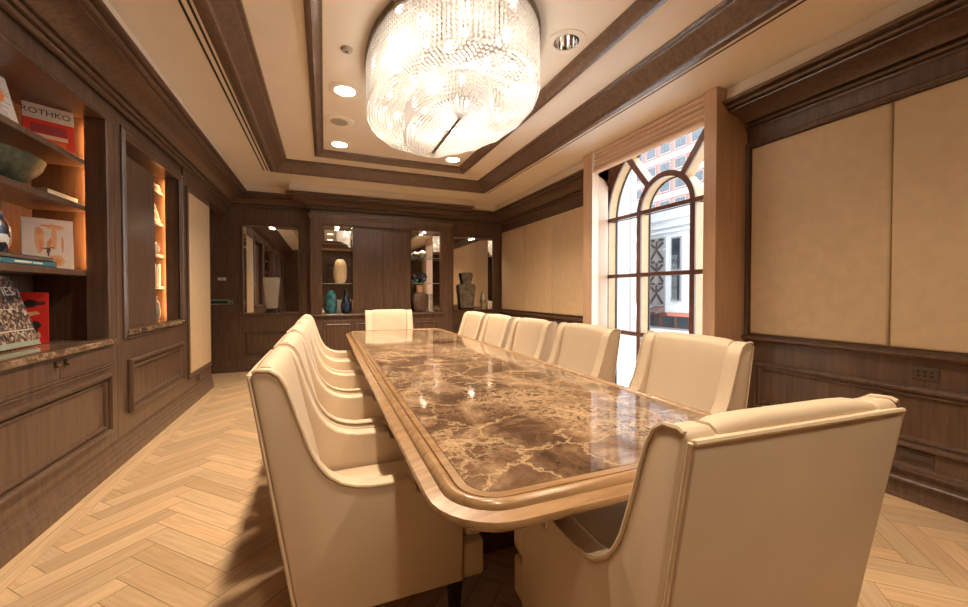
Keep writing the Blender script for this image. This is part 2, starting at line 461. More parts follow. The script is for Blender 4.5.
# ------------------------------------------------------------------ right wall, with the arched opening
WY, WZ, WR = 3.147, 2.15, .96
m = MB()
X0, X1 = XR, XR+.26
m.box(X0, X1, YF, WY-WR, 0, 3.3); m.box(X0, X1, WY+WR, YB+.2, 0, 3.3); m.box(X0, X1, WY-WR, WY+WR, 0, .05)
NA = 28
for i in range(NA):
    a0, a1 = PI*i/NA, PI*(i+1)/NA
    ya, za, yb, zb = WY+WR*math.cos(a0), WZ+WR*math.sin(a0), WY+WR*math.cos(a1), WZ+WR*math.sin(a1)
    q = [(ya, za), (yb, zb), (yb, 3.3), (ya, 3.3)]
    m.prism(q, lambda p: (X0, p[0], p[1]), lambda p: (X1, p[0], p[1]))
# panelling skin on both sides of the window
for (a, b) in ((YF, 2.229), (4.0, YB)):
    m.box(XR-.02, XR, a, b, 0, 2.9)
m.rectsweep(PR, .02, 2.19, .905, 2.44, [(-.045, 0), (-.045, .014), (-.035, .02), (-.02, .012), (-.012, .022), (.0, .024), (.004, .012), (.004, 0)])
m.rectsweep(PR, -1.2, -.12, .905, 2.44, [(-.045, 0), (-.045, .014), (-.02, .012), (.0, .024), (.004, 0)])
m.rectsweep(PR, 4.05, 7.10, .915, 2.44, [(-.045, 0), (-.045, .014), (-.02, .012), (.0, .024), (.004, 0)])
for a, b in ((-1.2, .0), (.12, 2.12), (4.1, 5.5), (5.62, 7.05)):
    m.rectsweep(PR, a, b, .335, .665, [(-.025, 0), (-.025, .010), (-.016, .030), (-.004, .034), (.006, .030), (.012, .012), (.022, .012), (.026, .020), (.034, .018), (.045, .0)])
struct(m.build('wall_right', 'wood'))
m = MB()
RAIL = [(.0, .80), (.012, .80), (.012, .855), (.02, .86), (.034, .875), (.034, .895), (.02, .902), (.0, .905)]
RBASE = [(.0, .0), (.050, .0), (.050, .02), (.034, .026), (.034, .105), (.062, .112), (.066, .125), (.060, .134), (.024, .138), (.024, .168), (.046, .174), (.046, .188), (.012, .196), (.0, .206)]
for pth in ([(XR-.02, YB), (XR-.02, 4.0)], [(XR-.02, 2.229), (XR-.02, YF)]): m.plansweep(pth, RBASE)
struct(m.build('baseboard_right', 'wood'))
m = MB()
for pth in ([(XR-.02, YB), (XR-.02, 4.0)], [(XR-.02, 2.229), (XR-.02, YF)]): m.plansweep(pth, [(.0, .835), (.012, .838), (.012, .850), (.036, .866), (.050, .872), (.050, .888), (.034, .893), (.0, .897)])
struct(m.build('trim_7', 'wood'))

# casings (window fins) and the window
m = MB()
m.prism([(2.915, 2.343), (2.915, 2.229), (XR, 2.229), (XR, 2.30)], lambda p: (p[0], p[1], 0), lambda p: (p[0], p[1], ZC), bevel=.004)
struct(m.build('trim_8', 'casing'))
m = MB()
m.prism([(2.925, 3.815), (2.925, 3.99), (XR, 3.99), (XR, 4.10)], lambda p: (p[0], p[1], 0), lambda p: (p[0], p[1], ZC), bevel=.004)
struct(m.build('trim_9', 'casing'))

win = bpy.data.objects.new('window_1', None); COL.objects.link(win); win.location = (XR+.05, WY, .05); struct(win)
def arch_pts(r, y0z=.06, n=24):
    return [(WY+r, y0z)] + [(WY+r*math.cos(PI*i/n), WZ+r*math.sin(PI*i/n)) for i in range(n+1)] + [(WY-r, y0z)]
def arch_band(m, r0, r1, x0, x1, zb=.06):
    a, b = arch_pts(r0, zb), arch_pts(r1, zb)
    rings = [[(x0, *p), (x0, *q), (x1, *q), (x1, *p)] for p, q in zip(a, b)]
    m.grid(rings, closed_u=True, cap=True)
def bars(m, x0, x1, wd, arches=True):
    k = wd
    for zc in (.77, 1.45, 2.15):
        m.box(x0, x1, WY-WR+.02, WY+WR-.02, zc-k*.8, zc+k*.8)
    for a in (R(90-42), R(90+42)):
        d = Vector((0, math.cos(a), math.sin(a))); t = Vector((0, -math.sin(a), math.cos(a)))
        c = Vector((0, WY, WZ))
        p = [c+d*.36+t*k, c+d*.36-t*k, c+d*.95-t*k, c+d*.95+t*k]
        m.prism(p, lambda q: (x0, q.y, q.z), lambda q: (x1, q.y, q.z))
XF = XR+.03
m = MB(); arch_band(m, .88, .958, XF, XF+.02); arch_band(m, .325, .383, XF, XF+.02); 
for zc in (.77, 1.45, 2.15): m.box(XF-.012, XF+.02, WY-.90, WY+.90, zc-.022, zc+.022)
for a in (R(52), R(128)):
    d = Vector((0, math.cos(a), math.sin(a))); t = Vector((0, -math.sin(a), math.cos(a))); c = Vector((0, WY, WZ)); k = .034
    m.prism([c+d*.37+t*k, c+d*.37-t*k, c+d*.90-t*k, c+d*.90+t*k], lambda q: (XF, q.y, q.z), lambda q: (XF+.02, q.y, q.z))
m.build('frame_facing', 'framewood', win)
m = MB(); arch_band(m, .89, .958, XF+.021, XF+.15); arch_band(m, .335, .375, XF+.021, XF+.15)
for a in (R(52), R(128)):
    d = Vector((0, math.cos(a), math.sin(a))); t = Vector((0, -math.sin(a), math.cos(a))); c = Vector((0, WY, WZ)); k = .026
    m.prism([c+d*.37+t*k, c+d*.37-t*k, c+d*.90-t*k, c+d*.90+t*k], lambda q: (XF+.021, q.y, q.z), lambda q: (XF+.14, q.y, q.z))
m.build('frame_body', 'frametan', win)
m = MB()
for r0 in (.875, .322): arch_band(m, r0, r0+.018, XF+.135, XF+.15)
for zc in (.77, 1.45, 2.15): m.box(XF+.08, XF+.1, WY-.90, WY+.90, zc-.014, zc+.014)
m.build('sash_gasket', 'dark', win)
m = MB(); a = arch_pts(.90, .07); m.prism(a, lambda p: (XF+.105, p[0], p[1]), lambda p: (XF+.109, p[0], p[1])); m.build('pane', 'pane', win)
m = MB(); m.box(XR-.08, XF+.15, WY-.95, WY+.95, .0, .065, .006); m.build('sill', 'framewood', win)

# roman blind
bl = thing('roman_blind', 'folded tan cloth blind stacked across the top of the arched window', 'blind', (2.95, 3.08, 2.68))
for i in range(5):
    z0 = 2.895-.05*(i+1)+.006
    m = MB(); prof = []
    y0, y1 = 2.35, 3.80
    for k in range(9):
        t = k/8; prof.append((2.957-.030*math.sin(PI*t)**.7-.002*i, z0+.05*t))
    pts = prof + [(2.985, z0+.05), (2.985, z0)]
    m.prism(pts, lambda p: (p[0], y0, p[1]), lambda p: (p[0], y1, p[1])); m.build('fold', 'blind', bl, smooth=True)
m = MB(); m.box(2.965, 2.985, 2.35, 3.80, 2.665, 2.70); m.build('hem_bar', 'blind', bl)

# ------------------------------------------------------------------ upholstered panels
def pad_panel(name, label, P, u0, u1, v0, v1, group):
    t = thing(name, label, 'wall panel', P((u0+u1)/2, v0, .004), group)
    m = MB()
    prof = [(.0, .001), (.0, .008), (.003, .016), (.010, .022), (.02, .024)]
    rings = [[P(u0+o, v0+o, h), P(u1-o, v0+o, h), P(u1-o, v1-o, h), P(u0+o, v1-o, h)] for o, h in prof]
    m.grid(rings); m.bm.verts.ensure_lookup_table(); m.bm.faces.new(m.bm.verts[-4:])
    m.bm.faces.new([m.bm.verts[i] for i in range(4)])
    m.build('fabric_pad', 'fabric', t, smooth=True, angle=60)
g = 'fabric wall panels'
pad_panel('upholstered_panel', 'tan fabric wall panel between the near window casing and the next fabric panel', PR, 1.315, 2.178, .912, 2.432, g)
pad_panel('upholstered_panel', 'tan fabric wall panel cut by the right edge of the photo', PR, .45, 1.311, .912, 2.432, g)
for a, b, l in ((4.06, 5.235, 'tan fabric wall panel beyond the window, touching the far window casing'), (5.24, 6.13, 'tan fabric wall panel beyond the window, middle of the three'), (6.135, 7.09, 'tan fabric wall panel in the far right corner of the room')):
    pad_panel('upholstered_panel', l, PR, a, b, .922, 2.432, g)
pad_panel('upholstered_panel', 'tall narrow tan fabric panel on the left wall beyond the lit niche', PL, 5.222, 6.038, .352, 2.358, g)

# ------------------------------------------------------------------ wall fittings
def plate(name, label, cat, P, u, v, w, h, mat, slots=None, slotmat='dark', group=None, part='socket'):
    t = thing(name, label, cat, P(u, v-h/2, 0), group)
    m = MB(); pr = [(.0, .0), (.0, .004), (.004, .007)]
    rings = [[P(u-w/2+o, v-h/2+o, q), P(u+w/2-o, v-h/2+o, q), P(u+w/2-o, v+h/2-o, q), P(u-w/2+o, v+h/2-o, q)] for o, q in pr]
    m.grid(rings); m.bm.verts.ensure_lookup_table(); m.bm.faces.new(m.bm.verts[-4:]); m.build('cover_plate', mat, t)
    for (a, b, c, d) in (slots or []):
        m = MB(); q = [(a, b), (a+c, b), (a+c, b+d), (a, b+d)]
        m.prism(q, lambda p: P(u+p[0], v+p[1], .006), lambda p: P(u+p[0], v+p[1], .0085)); m.build(part, slotmat, t)
    return t
sl = []
for i in (-1, 0, 1):
    for j in (-.018, .006): sl.append((i*.028-.006, j, .012, .014))
plate('power_outlet', 'brown power outlet plate below the fabric panels on the right wall', 'outlet', PR, 1.155, .768, .115, .075, 'brownp', sl)
plate('floor_outlet_cover', 'brown blank cover plate just above the right baseboard', 'cover plate', PR, 1.185, .265, .15, .075, 'brownp', [(-.06, -.022, .12, .004), (-.06, .02, .12, .003)], 'dark', part='groove')
plate('power_outlet', 'dark outlet low on the left wall under the narrow fabric panel', 'outlet', PL, 5.55, .235, .13, .08, 'brownp', [(-.04, -.02, .03, .035), (.012, -.02, .03, .035)])
plate('light_switch', 'small white switch plate on the dark back wall above the green sign', 'switch', PB, -1.475, 1.46, .11, .045, 'white', [(-.02, -.01, .04, .02)], 'greyp', part='rocker')
t = thing('wall_sign', 'green sign strip in a white outline on the dark back wall', 'sign', (-1.47, YB, 1.06))
m = MB(); m.box(-1.63, -1.305, YB-.012, YB, 1.066, 1.136, .002); m.build('backing', 'green', t)
m = MB(); P2 = lambda u, v, h: (u, YB-.012-h, v)
m.rectsweep(P2, -1.63, -1.305, 1.066, 1.136, [(0, 0), (0, .004), (.008, .004), (.008, 0)]); m.build('outline', 'white', t)
m = MB(); m.rectsweep(P2, -1.395, -1.305, 1.066, 1.136, [(0, 0), (0, .004), (.008, .004), (.008, 0)])
for i in (-1.372, -1.345):
    for j in (1.085, 1.106): m.box(i, i+.016, YB-.016, YB-.0125, j, j+.013)
m.build('symbol_square', 'white', t)

# ------------------------------------------------------------------ left bookcase
BX = XL-.425
bk = thing('bookcase', 'built-in walnut bookcase with lit shelves on the near left wall', 'bookcase', (XL, 2.55, 0))
BY0, BY1 = 1.50, 3.62
OY0, OY1, OZ1 = 1.68, 3.485, 2.445
m = MB()
m.box(BX, BX+.02, BY0, BY1, .0, 2.452); m.box(BX, XL-.105, BY0, OY0-.05, .0, 2.452); m.box(BX, XL-.105, 3.555, BY1-.002, .0, 2.452)
m.box(BX+.02, XL-.105, OY0-.05, 3.555, 2.446, 2.452); m.box(BX+.02, XL-.03, OY0-.05, 3.555, .02, .87)
m.build('carcass', 'wood', bk)
m = MB()
m.box(XL-.105, XL, BY0, OY0, .0, 2.452); m.box(XL-.105, XL, OY1, BY1-.002, .0, 2.452)
m.box(XL-.105, XL, OY0, OY1, OZ1-.006, 2.452)
m.box(XL-.03, XL, OY0, OY1, .0, .872)
m.rectsweep(PL, OY0, OY1,   .93, OZ1-.006, [(-.02, 0), (-.02, .008), (-.01, .014), (-.004, .008), (.002, .010), (.002, -.02)])
m.build('face_frame', 'wood', bk)
for z in (2.15, 1.84, 1.40):
    m = MB(); m.box(BX+.02, XL-.108, OY0-.05, 3.554, z-.038, z, .004); m.build('shelf', 'wood', bk)
m = MB()
m.box(BX+.02, XL+.03, BY0+.05, 3.552, .892, .928, .006)
m.build('stone_counter', 'marble', bk)
m = MB(); m.box(XL-.02, XL+.004, BY0+.05, 3.53, .868, .8915, .003); m.build('counter_moulding', 'wood', bk)
for a, b in ((1.62, 2.945), (2.951, 3.50)):
    m = MB(); m.box(XL+.0005, XL+.005, a, b, .762, .866, .002); d = m.build('drawer_front', 'wood', bk)
    y = b-.045 if a < 2 else a+.04
    m = MB(); m.box(XL+.006, XL+.02, y-.01, y+.01, .845, .866, .003); m.sphere((XL+.02, y, .842), .013, 8, 6); m.build('pull', 'brass', d, smooth=True)
m = MB()
for z in (.748, .728): m.plansweep([(XL, 1.55), (XL, 3.53)], [(0, z-.008), (.008, z-.004), (.008, z+.004), (0, z+.008)])
m.rectsweep(PL, 1.62, 3.475, .285, .69, [(-.004, 0), (-.004, .018), (.004, .034), (.018, .036), (.026, .026), (.030, .008), (.038, .008), (.042, .018), (.052, .014), (.060, 0)])
m.build('lower_panel_moulding', 'wood', bk)
for (z0, z1) in ((1.42, 1.80), (1.86, 2.10), (2.17, 2.40)):
    m = MB(); m.box(XL-.110, XL-.1065, 3.525, 3.55, z0, z1); m.build('light_strip', 'stripglow', bk)

# ------------------------------------------------------------------ lit display niche
dn = thing('display_niche', 'built-in walnut niche with glowing orange shelves beside the bookcase', 'display cabinet', (XL, 4.37, 0))
DY0, DY1 = 3.62, 5.12; HY0, HY1, HZ0, HZ1 = 3.80, 4.96, .965, 2.43
m = MB()
m.box(BX, BX+.02, DY0, DY1, 0, 2.452); m.box(BX+.02, XL-.115, 5.02, DY1, 0, 2.452); m.box(BX+.02, XL-.115, DY0, DY0+.10, 0, 2.452)
m.box(BX+.02, XL-.115, DY0+.1, 5.02, 2.44, 2.452); m.box(BX+.02, XL-.03, DY0+.1, 5.02, 0, .93)
m.build('carcass', 'wood', dn)
m = MB()
m.box(XL-.115, XL, DY0+.002, HY0, 0, 2.452); m.box(XL-.115, XL, HY1, DY1, 0, 2.452)
m.box(XL-.115, XL, HY0, HY1, HZ1, 2.452); m.box(XL-.03, XL, HY0, HY1, 0, .94)
m.rectsweep(PL, HY0-.045, HY1+.03, HZ0-.02, HZ1+.015, [(-.045, 0), (-.045, .012), (-.034, .02), (-.026, .010), (-.016, .016), (-.006, .022), (.006, .016), (.012, .004), (.03, .004), (.03, -.01)])
m.build('face_frame', 'wood', dn)
m = MB(); m.box(BX+.02, XL-.001, HY0, 5.019, .935, .963, .003); m.box(XL, XL+.035, DY0+.12, HY1+.08, .93, .962, .005); m.build('stone_sill', 'marble', dn)
m = MB(); m.box(XL-.095, XL-.07, HY0-.04, 4.555, .966, 2.35, .004); m.build('sliding_panel', 'wood', dn)
for z in (2.275, 1.955, 1.635, 1.315):
    m = MB(); m.box(BX+.02, XL-.145, HY0, 5.019, z-.03, z, .003); m.build('shelf', 'wood', dn)
m = MB(); m.rectsweep(PL, 3.775, 4.985, .335, .735, [(-.004, 0), (-.004, .016), (.004, .034), (.018, .036), (.027, .024), (.032, .010), (.042, .010), (.048, .020), (.068, .016), (.08, 0)]); m.build('lower_panel_moulding', 'wood', dn)
m = MB(); m.box(XL-.1195, XL-.1165, 4.985, 5.015, .99, 2.40); m.build('light_strip', 'stripglow', dn)

# ------------------------------------------------------------------ books and objects on the left shelves
def text_mesh(name, body, size, mat, mtx, parent, ext=.0006):
    cu = bpy.data.curves.new(name, 'FONT'); cu.body = body; cu.size = size; cu.extrude = ext; cu.resolution_u = 3
    cu.align_x = 'CENTER'
    tmp = bpy.data.objects.new('tmp', cu); COL.objects.link(tmp)
    dg = bpy.context.evaluated_depsgraph_get(); dg.update()
    me = bpy.data.meshes.new_from_object(tmp.evaluated_get(dg)); bpy.data.objects.remove(tmp); bpy.data.curves.remove(cu)
    me.transform(mtx); me.materials.clear(); me.materials.append(M[mat])
    o = bpy.data.objects.new(name, me); COL.objects.link(o); attach(o, parent); return o
_c = {}
def col(c, rough=.45):
    k = 'c%d_%d_%d' % tuple(int(v*255) for v in c)
    if k not in M: M[k] = plain('print_'+k, c, rough, noise=.05, nscale=25)
    return k
def lean_book(label, y0, y1, h, zb, xb, xt, cover, thick=.03, cat='book', group='books on the left shelves', name='book', yaw=0.):
    """a book standing face-out, foot at xb and head leaning back to xt; front faces +x"""
    t = thing(name, label, cat, (xb, (y0+y1)/2, zb), group)
    ang = math.atan2(xb-xt, h)
    # local frame: u across (-y is reading right? the viewer looks towards -x so +y is to the right), v up, w out
    O = Vector((xb, y0, zb + thick*math.sin(ang) + .001)); U = Vector((math.sin(R(yaw)), math.cos(R(yaw)), 0)); H_ = Vector((math.cos(R(yaw)), -math.sin(R(yaw)), 0)); V = H_*-math.sin(ang)+Vector((0, 0, math.cos(ang))); Wn = H_*math.cos(ang)+Vector((0, 0, math.sin(ang)))
    O = O + Vector((0, 0, thick*math.sin(ang)*.0))
    P = lambda u, v, w: O + U*u + V*v + Wn*w
    w = y1-y0
    def slab(m, u0, u1, v0, v1, w0, w1):
        m.prism([(u0, v0), (u1, v0), (u1, v1), (u0, v1)], lambda p: P(p[0], p[1], w0), lambda p: P(p[0], p[1], w1))
    m = MB(); slab(m, 0, w, 0, h, -.003, 0); slab(m, 0, w, 0, h, -thick, -thick+.003); slab(m, 0, .004, 0, h, -thick, 0); m.build('cover', cover, t)
    m = MB(); slab(m, .004, w-.004, .004, h-.004, -thick+.0032, -.0032); m.build('pages', 'paper', t)
    def art(name, rects, mat, lift=.0008):
        m = MB()
        for (u0, v0, u1, v1) in rects: slab(m, u0*w, u1*w, v0*h, v1*h, .0, lift)
        return m.build(name, mat, t)
    def blob(name, polys, mat, lift=.0010):
        for p in polys:
            m = MB(); m.prism([(a*w, b*h) for a, b in p], lambda q: P(q[0], q[1], 0), lambda q: P(q[0], q[1], lift)); m.build(name, mat, t)
    mtx = Matrix((U, V, Wn)).transposed().to_4x4()
    def txt(body, size, u, v, mat):
        mm = Matrix.Translation(P(u*w, v*h, .0012)) @ mtx
        return text_mesh('title_lettering', body, size, mat, mm, t)
    return t, art, blob, txt, w, h
rnd = random.Random(11)
def ell(cx, cy, rx, ry, n=14, j=0): return [(cx+rx*(1+j*rnd.uniform(-1, 1))*math.cos(2*PI*i/n), cy+ry*(1+j*rnd.uniform(-1, 1))*math.sin(2*PI*i/n)) for i in range(n)]

# top shelf
t, art, blob, txt, w, h = lean_book('red and orange art book with a pale title band on the top shelf', 3.30, 3.525, .282, 2.151, -1.705, -1.735, col((.78, .035, .015)), thick=.022, yaw=56)
art('title_band', [(0, .66, 1, 1)], col((.80, .60, .42))); art('colour_block', [(.14, .36, .84, .56)], col((.36, .03, .03)))
art('pale_stripe', [(.12, .25, .86, .34)], col((.86, .52, .28))); art('orange_field', [(.06, .06, .82, .23)], col((.88, .12, .02)))
txt('ROTHKO', .052, .45, .775, col((.09, .05, .04)))
t, art, blob, txt, w, h = lean_book('white book with small print and an orange spot on the top shelf', 2.62, 3.0, .27, 2.151, -1.56, -1.62, col((.78, .71, .63)))
art('print_lines', [(.05+.02*rnd.random(), .06+.052*i, .95-.25*rnd.random(), .075+.052*i) for i in range(18)], col((.36, .31, .28)))
blob('orange_spot', [ell(.66, .55, .17, .18, 12, .1)], col((.85, .22, .05)), .0012)
# second shelf: bowl and lying book
b = thing('footed_bowl', 'large dark green bronze bowl on the second shelf', 'bowl', (-1.655, 3.03, 1.841))
m = MB(); m.lathe((-1.655, 3.03, 1.862), [(.06, .0), (.07, .006), (.13, .03), (.20, .085), (.232, .12), (.248, .155), (.255, .165), (.248, .17), (.238, .16), (.22, .12), (.18, .08), (.1, .035), (.02, .02)], 32, sx=.52, sy=1.08)
m.build('bowl_body', 'bowl', b, smooth=True)
m = MB(); m.lathe((-1.655, 3.03, 1.841), [(.075, 0), (.085, .004), (.07, .012), (.062, .024)], 24, sx=.62, sy=1.1); m.build('foot', 'brass', b, smooth=True)
def flat_book(label, x0, x1, y0, y1, z0, h, cover, spine=None, group='books on the left shelves', title=None, name='book', lines=None):
    t = thing(name, label, 'book', ((x0+x1)/2, (y0+y1)/2, z0), group)
    m = MB(); m.box(x0, x1, y0, y1, z0, z0+.003); m.box(x0, x1, y0, y1, z0+h-.003, z0+h); m.box(x1-.004, x1, y0, y1, z0, z0+h, 0); m.build('cover', cover, t)
    m = MB(); m.box(x0+.005, x1-.0045, y0+.005, y1-.004, z0+.0032, z0+h-.0032); m.build('pages', 'paper', t)
    if title:
        mm = Matrix.Translation((x1+.0006, (y0+y1)/2+.02, z0+h*.28)) @ Matrix(((0, 0, 1, 0), (1, 0, 0, 0), (0, 1, 0, 0), (0, 0, 0, 1)))
    if lines:
        for (a, c) in lines:
            m = MB(); m.box(x1+.0002, x1+.001, a, c, z0+h*.35, z0+h*.65); m.build('spine_lettering', 'paper', t)
    return t
flat_book('pale book lying flat at the right end of the second shelf', -1.72, -1.53, 3.16, 3.47, 1.841, .034, col((.74, .58, .40)))
# third shelf
flat_book('teal spined book lying flat at the bottom of the pair on the third shelf', -1.72, -1.51, 2.62, 3.19, 1.401, .032, col((.05, .17, .21)), lines=[(2.70, 2.74), (2.84, 2.97), (2.98, 3.06)])
flat_book('brown book lying flat on top of the teal spined book', -1.72, -1.515, 2.62, 3.17, 1.434, .024, col((.15, .10, .075)))
t, art, blob, txt, w, h = lean_book('white picture book with an orange figure drawing leaning on the third shelf', 3.285, 3.51, .315, 1.401, -1.715, -1.735, col((.83, .66, .53)), thick=.022, yaw=57)
o1 = col((.83, .40, .19)); o2 = col((.76, .30, .12))
blob('orange_drawing', [ell(.33, .60, .10, .27, 14, .22), ell(.62, .62, .055, .25, 12, .2), ell(.64, .85, .17, .05, 12, .15), ell(.66, .16, .15, .12, 14, .08)], o1)
blob('orange_line', [ell(.34, .74, .05, .07, 10, .2), ell(.36, .45, .045, .12, 10, .3), ell(.78, .5, .02, .17, 10, .1), ell(.52, .48, .05, .11, 10, .4), ell(.66, .15, .08, .06, 10, .1), ell(.44, .86, .10, .02, 8, .1)], o2, .0014)
blob('dark_stroke', [ell(.50, .36, .035, .06, 8, .4), ell(.44, .40, .05, .012, 8, .2), ell(.57, .42, .05, .012, 8, .2), ell(.5, .29, .015, .05, 8, .2)], col((.16, .06, .04)), .0018)
j = thing('painted_jar', 'multicoloured painted jar behind the flat books on the third shelf', 'jar', (-1.64, 2.92, 1.459))
def painted():
    m_, nt, N, L, P = new_mat('painted_ceramic'); tc = N.new('ShaderNodeTexCoord'); v = N.new('ShaderNodeTexVoronoi'); v.inputs['Scale'].default_value = 34
    L.new(tc.outputs['Object'], v.inputs['Vector']); s_ = N.new('ShaderNodeSeparateColor'); L.new(v.outputs['Color'], s_.inputs['Color'])
    r = N.new('ShaderNodeValToRGB'); r.color_ramp.interpolation = 'CONSTANT'; e = r.color_ramp.elements
    e[0].color = (.02, .02, .03, 1); e[1].position = .3; e[1].color = (.75, .70, .62, 1)
    for p, c in ((.55, (.55, .06, .04, 1)), (.66, (.06, .16, .38, 1)), (.78, (.03, .03, .04, 1)), (.88, (.75, .7, .6, 1))): k = e.new(p); k.color = c
    L.new(s_.outputs[0], r.inputs['Fac']); L.new(r.outputs['Color'], P.inputs['Base Color']); P.inputs['Roughness'].default_value = .25
    return m_
M['painted'] = painted()
m = MB(); m.lathe((-1.64, 2.92, 1.459), [(.045, 0), (.06, .02), (.072, .08), (.068, .14), (.05, .19), (.035, .21), (.04, .225)], 20); m.build('jar_body', 'painted', j, smooth=True)
m = MB(); m.lathe((-1.64, 2.92, 1.709), [(.042, 0), (.04, .012), (.02, .03), (.012, .04), (.016, .05), (.006, .062)], 16); m.build('lid', 'legwood', j, smooth=True)
# counter
def citycover():
    m_, nt, N, L, P = new_mat('city_photo_print'); tc = N.new('ShaderNodeTexCoord'); mp = N.new('ShaderNodeMapping'); mp.inputs['Scale'].default_value = (1, 1, .6)
    L.new(tc.outputs['Object'], mp.inputs['Vector'])
    v = N.new('ShaderNodeTexVoronoi'); v.inputs['Scale'].default_value = 95; v.distance = 'MANHATTAN'; L.new(mp.outputs['Vector'], v.inputs['Vector'])
    s_ = N.new('ShaderNodeSeparateColor'); L.new(v.outputs['Color'], s_.inputs['Color'])
    r = N.new('ShaderNodeValToRGB'); r.color_ramp.interpolation = 'CONSTANT'; e = r.color_ramp.elements
    e[0].color = (.05, .035, .03, 1); e[1].position = .35; e[1].color = (.20, .13, .09, 1)
    for p, c in ((.55, (.42, .30, .21, 1)), (.7, (.10, .08, .07, 1)), (.82, (.62, .50, .38, 1)), (.93, (.30, .14, .08, 1))): k = e.new(p); k.color = c
    L.new(s_.outputs[1], r.inputs['Fac']); L.new(r.outputs['Color'], P.inputs['Base Color']); P.inputs['Roughness'].default_value = .35
    return m_
M['city'] = citycover()
t, art, blob, txt, w, h = lean_book('large book with a crowded city photograph and white title leaning on the stone counter', 2.70, 3.215, .425, .930, -1.60, -1.725, 'city', thick=.03)
txt('CITIES', .075, .70, .72, col((.86, .80, .72)))
art('avenue_lines', [(.02, .22, .98, .235), (.05, .52, .86, .53)], col((.66, .58, .48)))
art('lower_band', [(0, 0, 1, .07)], col((.33, .36, .27)))
t, art, blob, txt, w, h = lean_book('red book with black figures standing behind the city book', 3.275, 3.43, .32, .930, -1.765, -1.772, col((.72, .03, .02)), thick=.02, yaw=72)
blob('black_figure', [ell(.52, .78, .18, .09, 10, .2), [(.5, .72), (.92, .76), (.92, .82), (.5, .82)], ell(.66, .36, .14, .08, 10, .15), ell(.66, .28, .06, .09, 8, .1)], col((.05, .03, .03)))
blob('pale_figure', [[(.2, .50), (.78, .58), (.7, .63), (.2, .60)], ell(.62, .14, .17, .11, 10, .1), ell(.36, .20, .1, .14, 10, .15)], col((.80, .42, .22)), .0008)

# niche shelf contents
flat_book('dark book lying flat on the topmost niche shelf', -1.72, -1.545, 4.72, 4.975, 2.276, .03, col((.10, .08, .08)), group='books in the lit niche')
flat_book('pale book lying on top of the dark book in the lit niche', -1.71, -1.55, 4.75, 4.96, 2.307, .025, col((.62, .50, .38)), group='books in the lit niche')
lean_book('black and white book leaning on the second niche shelf', 4.74, 4.97, .24, 1.956, -1.55, -1.61, col((.70, .62, .54)), group='books in the lit niche')[1]('dark_print', [(.1, .1, .9, .45), (.5, .5, .95, .9)], col((.06, .05, .05)))
n1 = thing('ceramic_pot', 'small pale round pot on the third niche shelf', 'pot', (-1.60, 4.89, 1.636))
m = MB(); m.lathe((-1.60, 4.89, 1.636), [(.03, 0), (.055, .02), (.065, .06), (.05, .10), (.035, .11), (.04, .125), (.03, .125), (.02, .1)], 18); m.build('pot_body', 'ivory', n1, smooth=True)
for i, (c, lb) in enumerate((((.52, .47, .42), 'light grey upright book, left of three on the fourth niche shelf'), ((.30, .26, .25), 'dark grey upright book, middle of three on the fourth niche shelf'), ((.62, .56, .50), 'pale upright book, right of three on the fourth niche shelf'))):
    y = 4.80+.055*i; t = thing('book', lb, 'book', (-1.62, y, 1.316), 'books in the lit niche')
    hh = .22-.02*(i == 1)
    m = MB(); m.box(-1.70, -1.545, y-.024, y-.021, 1.316, 1.316+hh); m.box(-1.70, -1.545, y+.021, y+.024, 1.316, 1.316+hh); m.box(-1.548, -1.545, y-.024, y+.024, 1.316, 1.316+hh); m.build('cover', col(c), t)
    m = MB(); m.box(-1.698, -1.5485, y-.0205, y+.0205, 1.319, 1.312+hh); m.build('pages', 'paper', t)
n1 = thing('ceramic_vase', 'pale grey speckled vase at the bottom of the lit niche', 'vase', (-1.60, 4.87, .964))
m = MB(); m.lathe((-1.60, 4.87, .964), [(.045, 0), (.06, .02), (.068, .10), (.06, .18), (.04, .22), (.045, .25), (.035, .25), (.03, .2)], 18); m.build('vase_body', 'stone', n1, smooth=True)

# ------------------------------------------------------------------ back wall mirrored niches
def mirror_niche(label, x0, x1):
    t = thing('mirrored_niche', label, 'niche', ((x0+x1)/2, YB, NZ0))
    m = MB(); m.box(x0+.001, x1-.001, YB+.128, YB+.139, NZ0+.001, NZ1-.001); m.build('mirror_back', 'mirror', t)
    for a in (x0+.001, x1-.009):
        m = MB(); m.box(a, a+.008, YB+.02, YB+.127, NZ0+.012, NZ1-.001); m.build('mirror_side', 'mirror', t)
    m = MB(); m.box(x0+.001, x1-.001, YB-.03, YB+.127, NZ0+.001, NZ0+.011); m.box(x0-.03, x1+.03, YB-.035, YB-.02, NZ0-.02, NZ0+.011, .004); m.build('sill', 'wood', t)
    xc = (x0+x1)/2
    m = MB(); m.cyl((xc, YB+.06, NZ1-.001), (xc, YB+.06, NZ1-.012), .045, 18); lp = m.build('puck_light', 'chrome', t)
    m = MB(); m.cyl((xc, YB+.06, NZ1-.0125), (xc, YB+.06, NZ1-.016), .036, 18); m.build('lens', 'lampglow', lp)
    return xc
mirror_niche('mirrored niche left of the display cabinet on the back wall', NLx0, NLx1)
mirror_niche('mirrored niche right of the display cabinet on the back wall', NRx0, NRx1)
v = thing('crystal_vase', 'tall tapered clear crystal vase in the left mirrored niche', 'vase', (-.80, YB+.055, NZ0+.012))
m = MB(); zb = NZ0+.012
def squarevase(m, xc, yc, zs, prof, k=.55):
    rings = []
    for r, z in prof:
        q = []
        for i in range(24):
            a = 2*PI*i/24; e = 4
            rr = r/((abs(math.cos(a))**e+abs(math.sin(a))**e)**(1/e))
            q.append((xc+rr*math.cos(a), yc+k*rr*math.sin(a), zs+z))
        rings.append(q)
    m.grid(rings, cap=True)
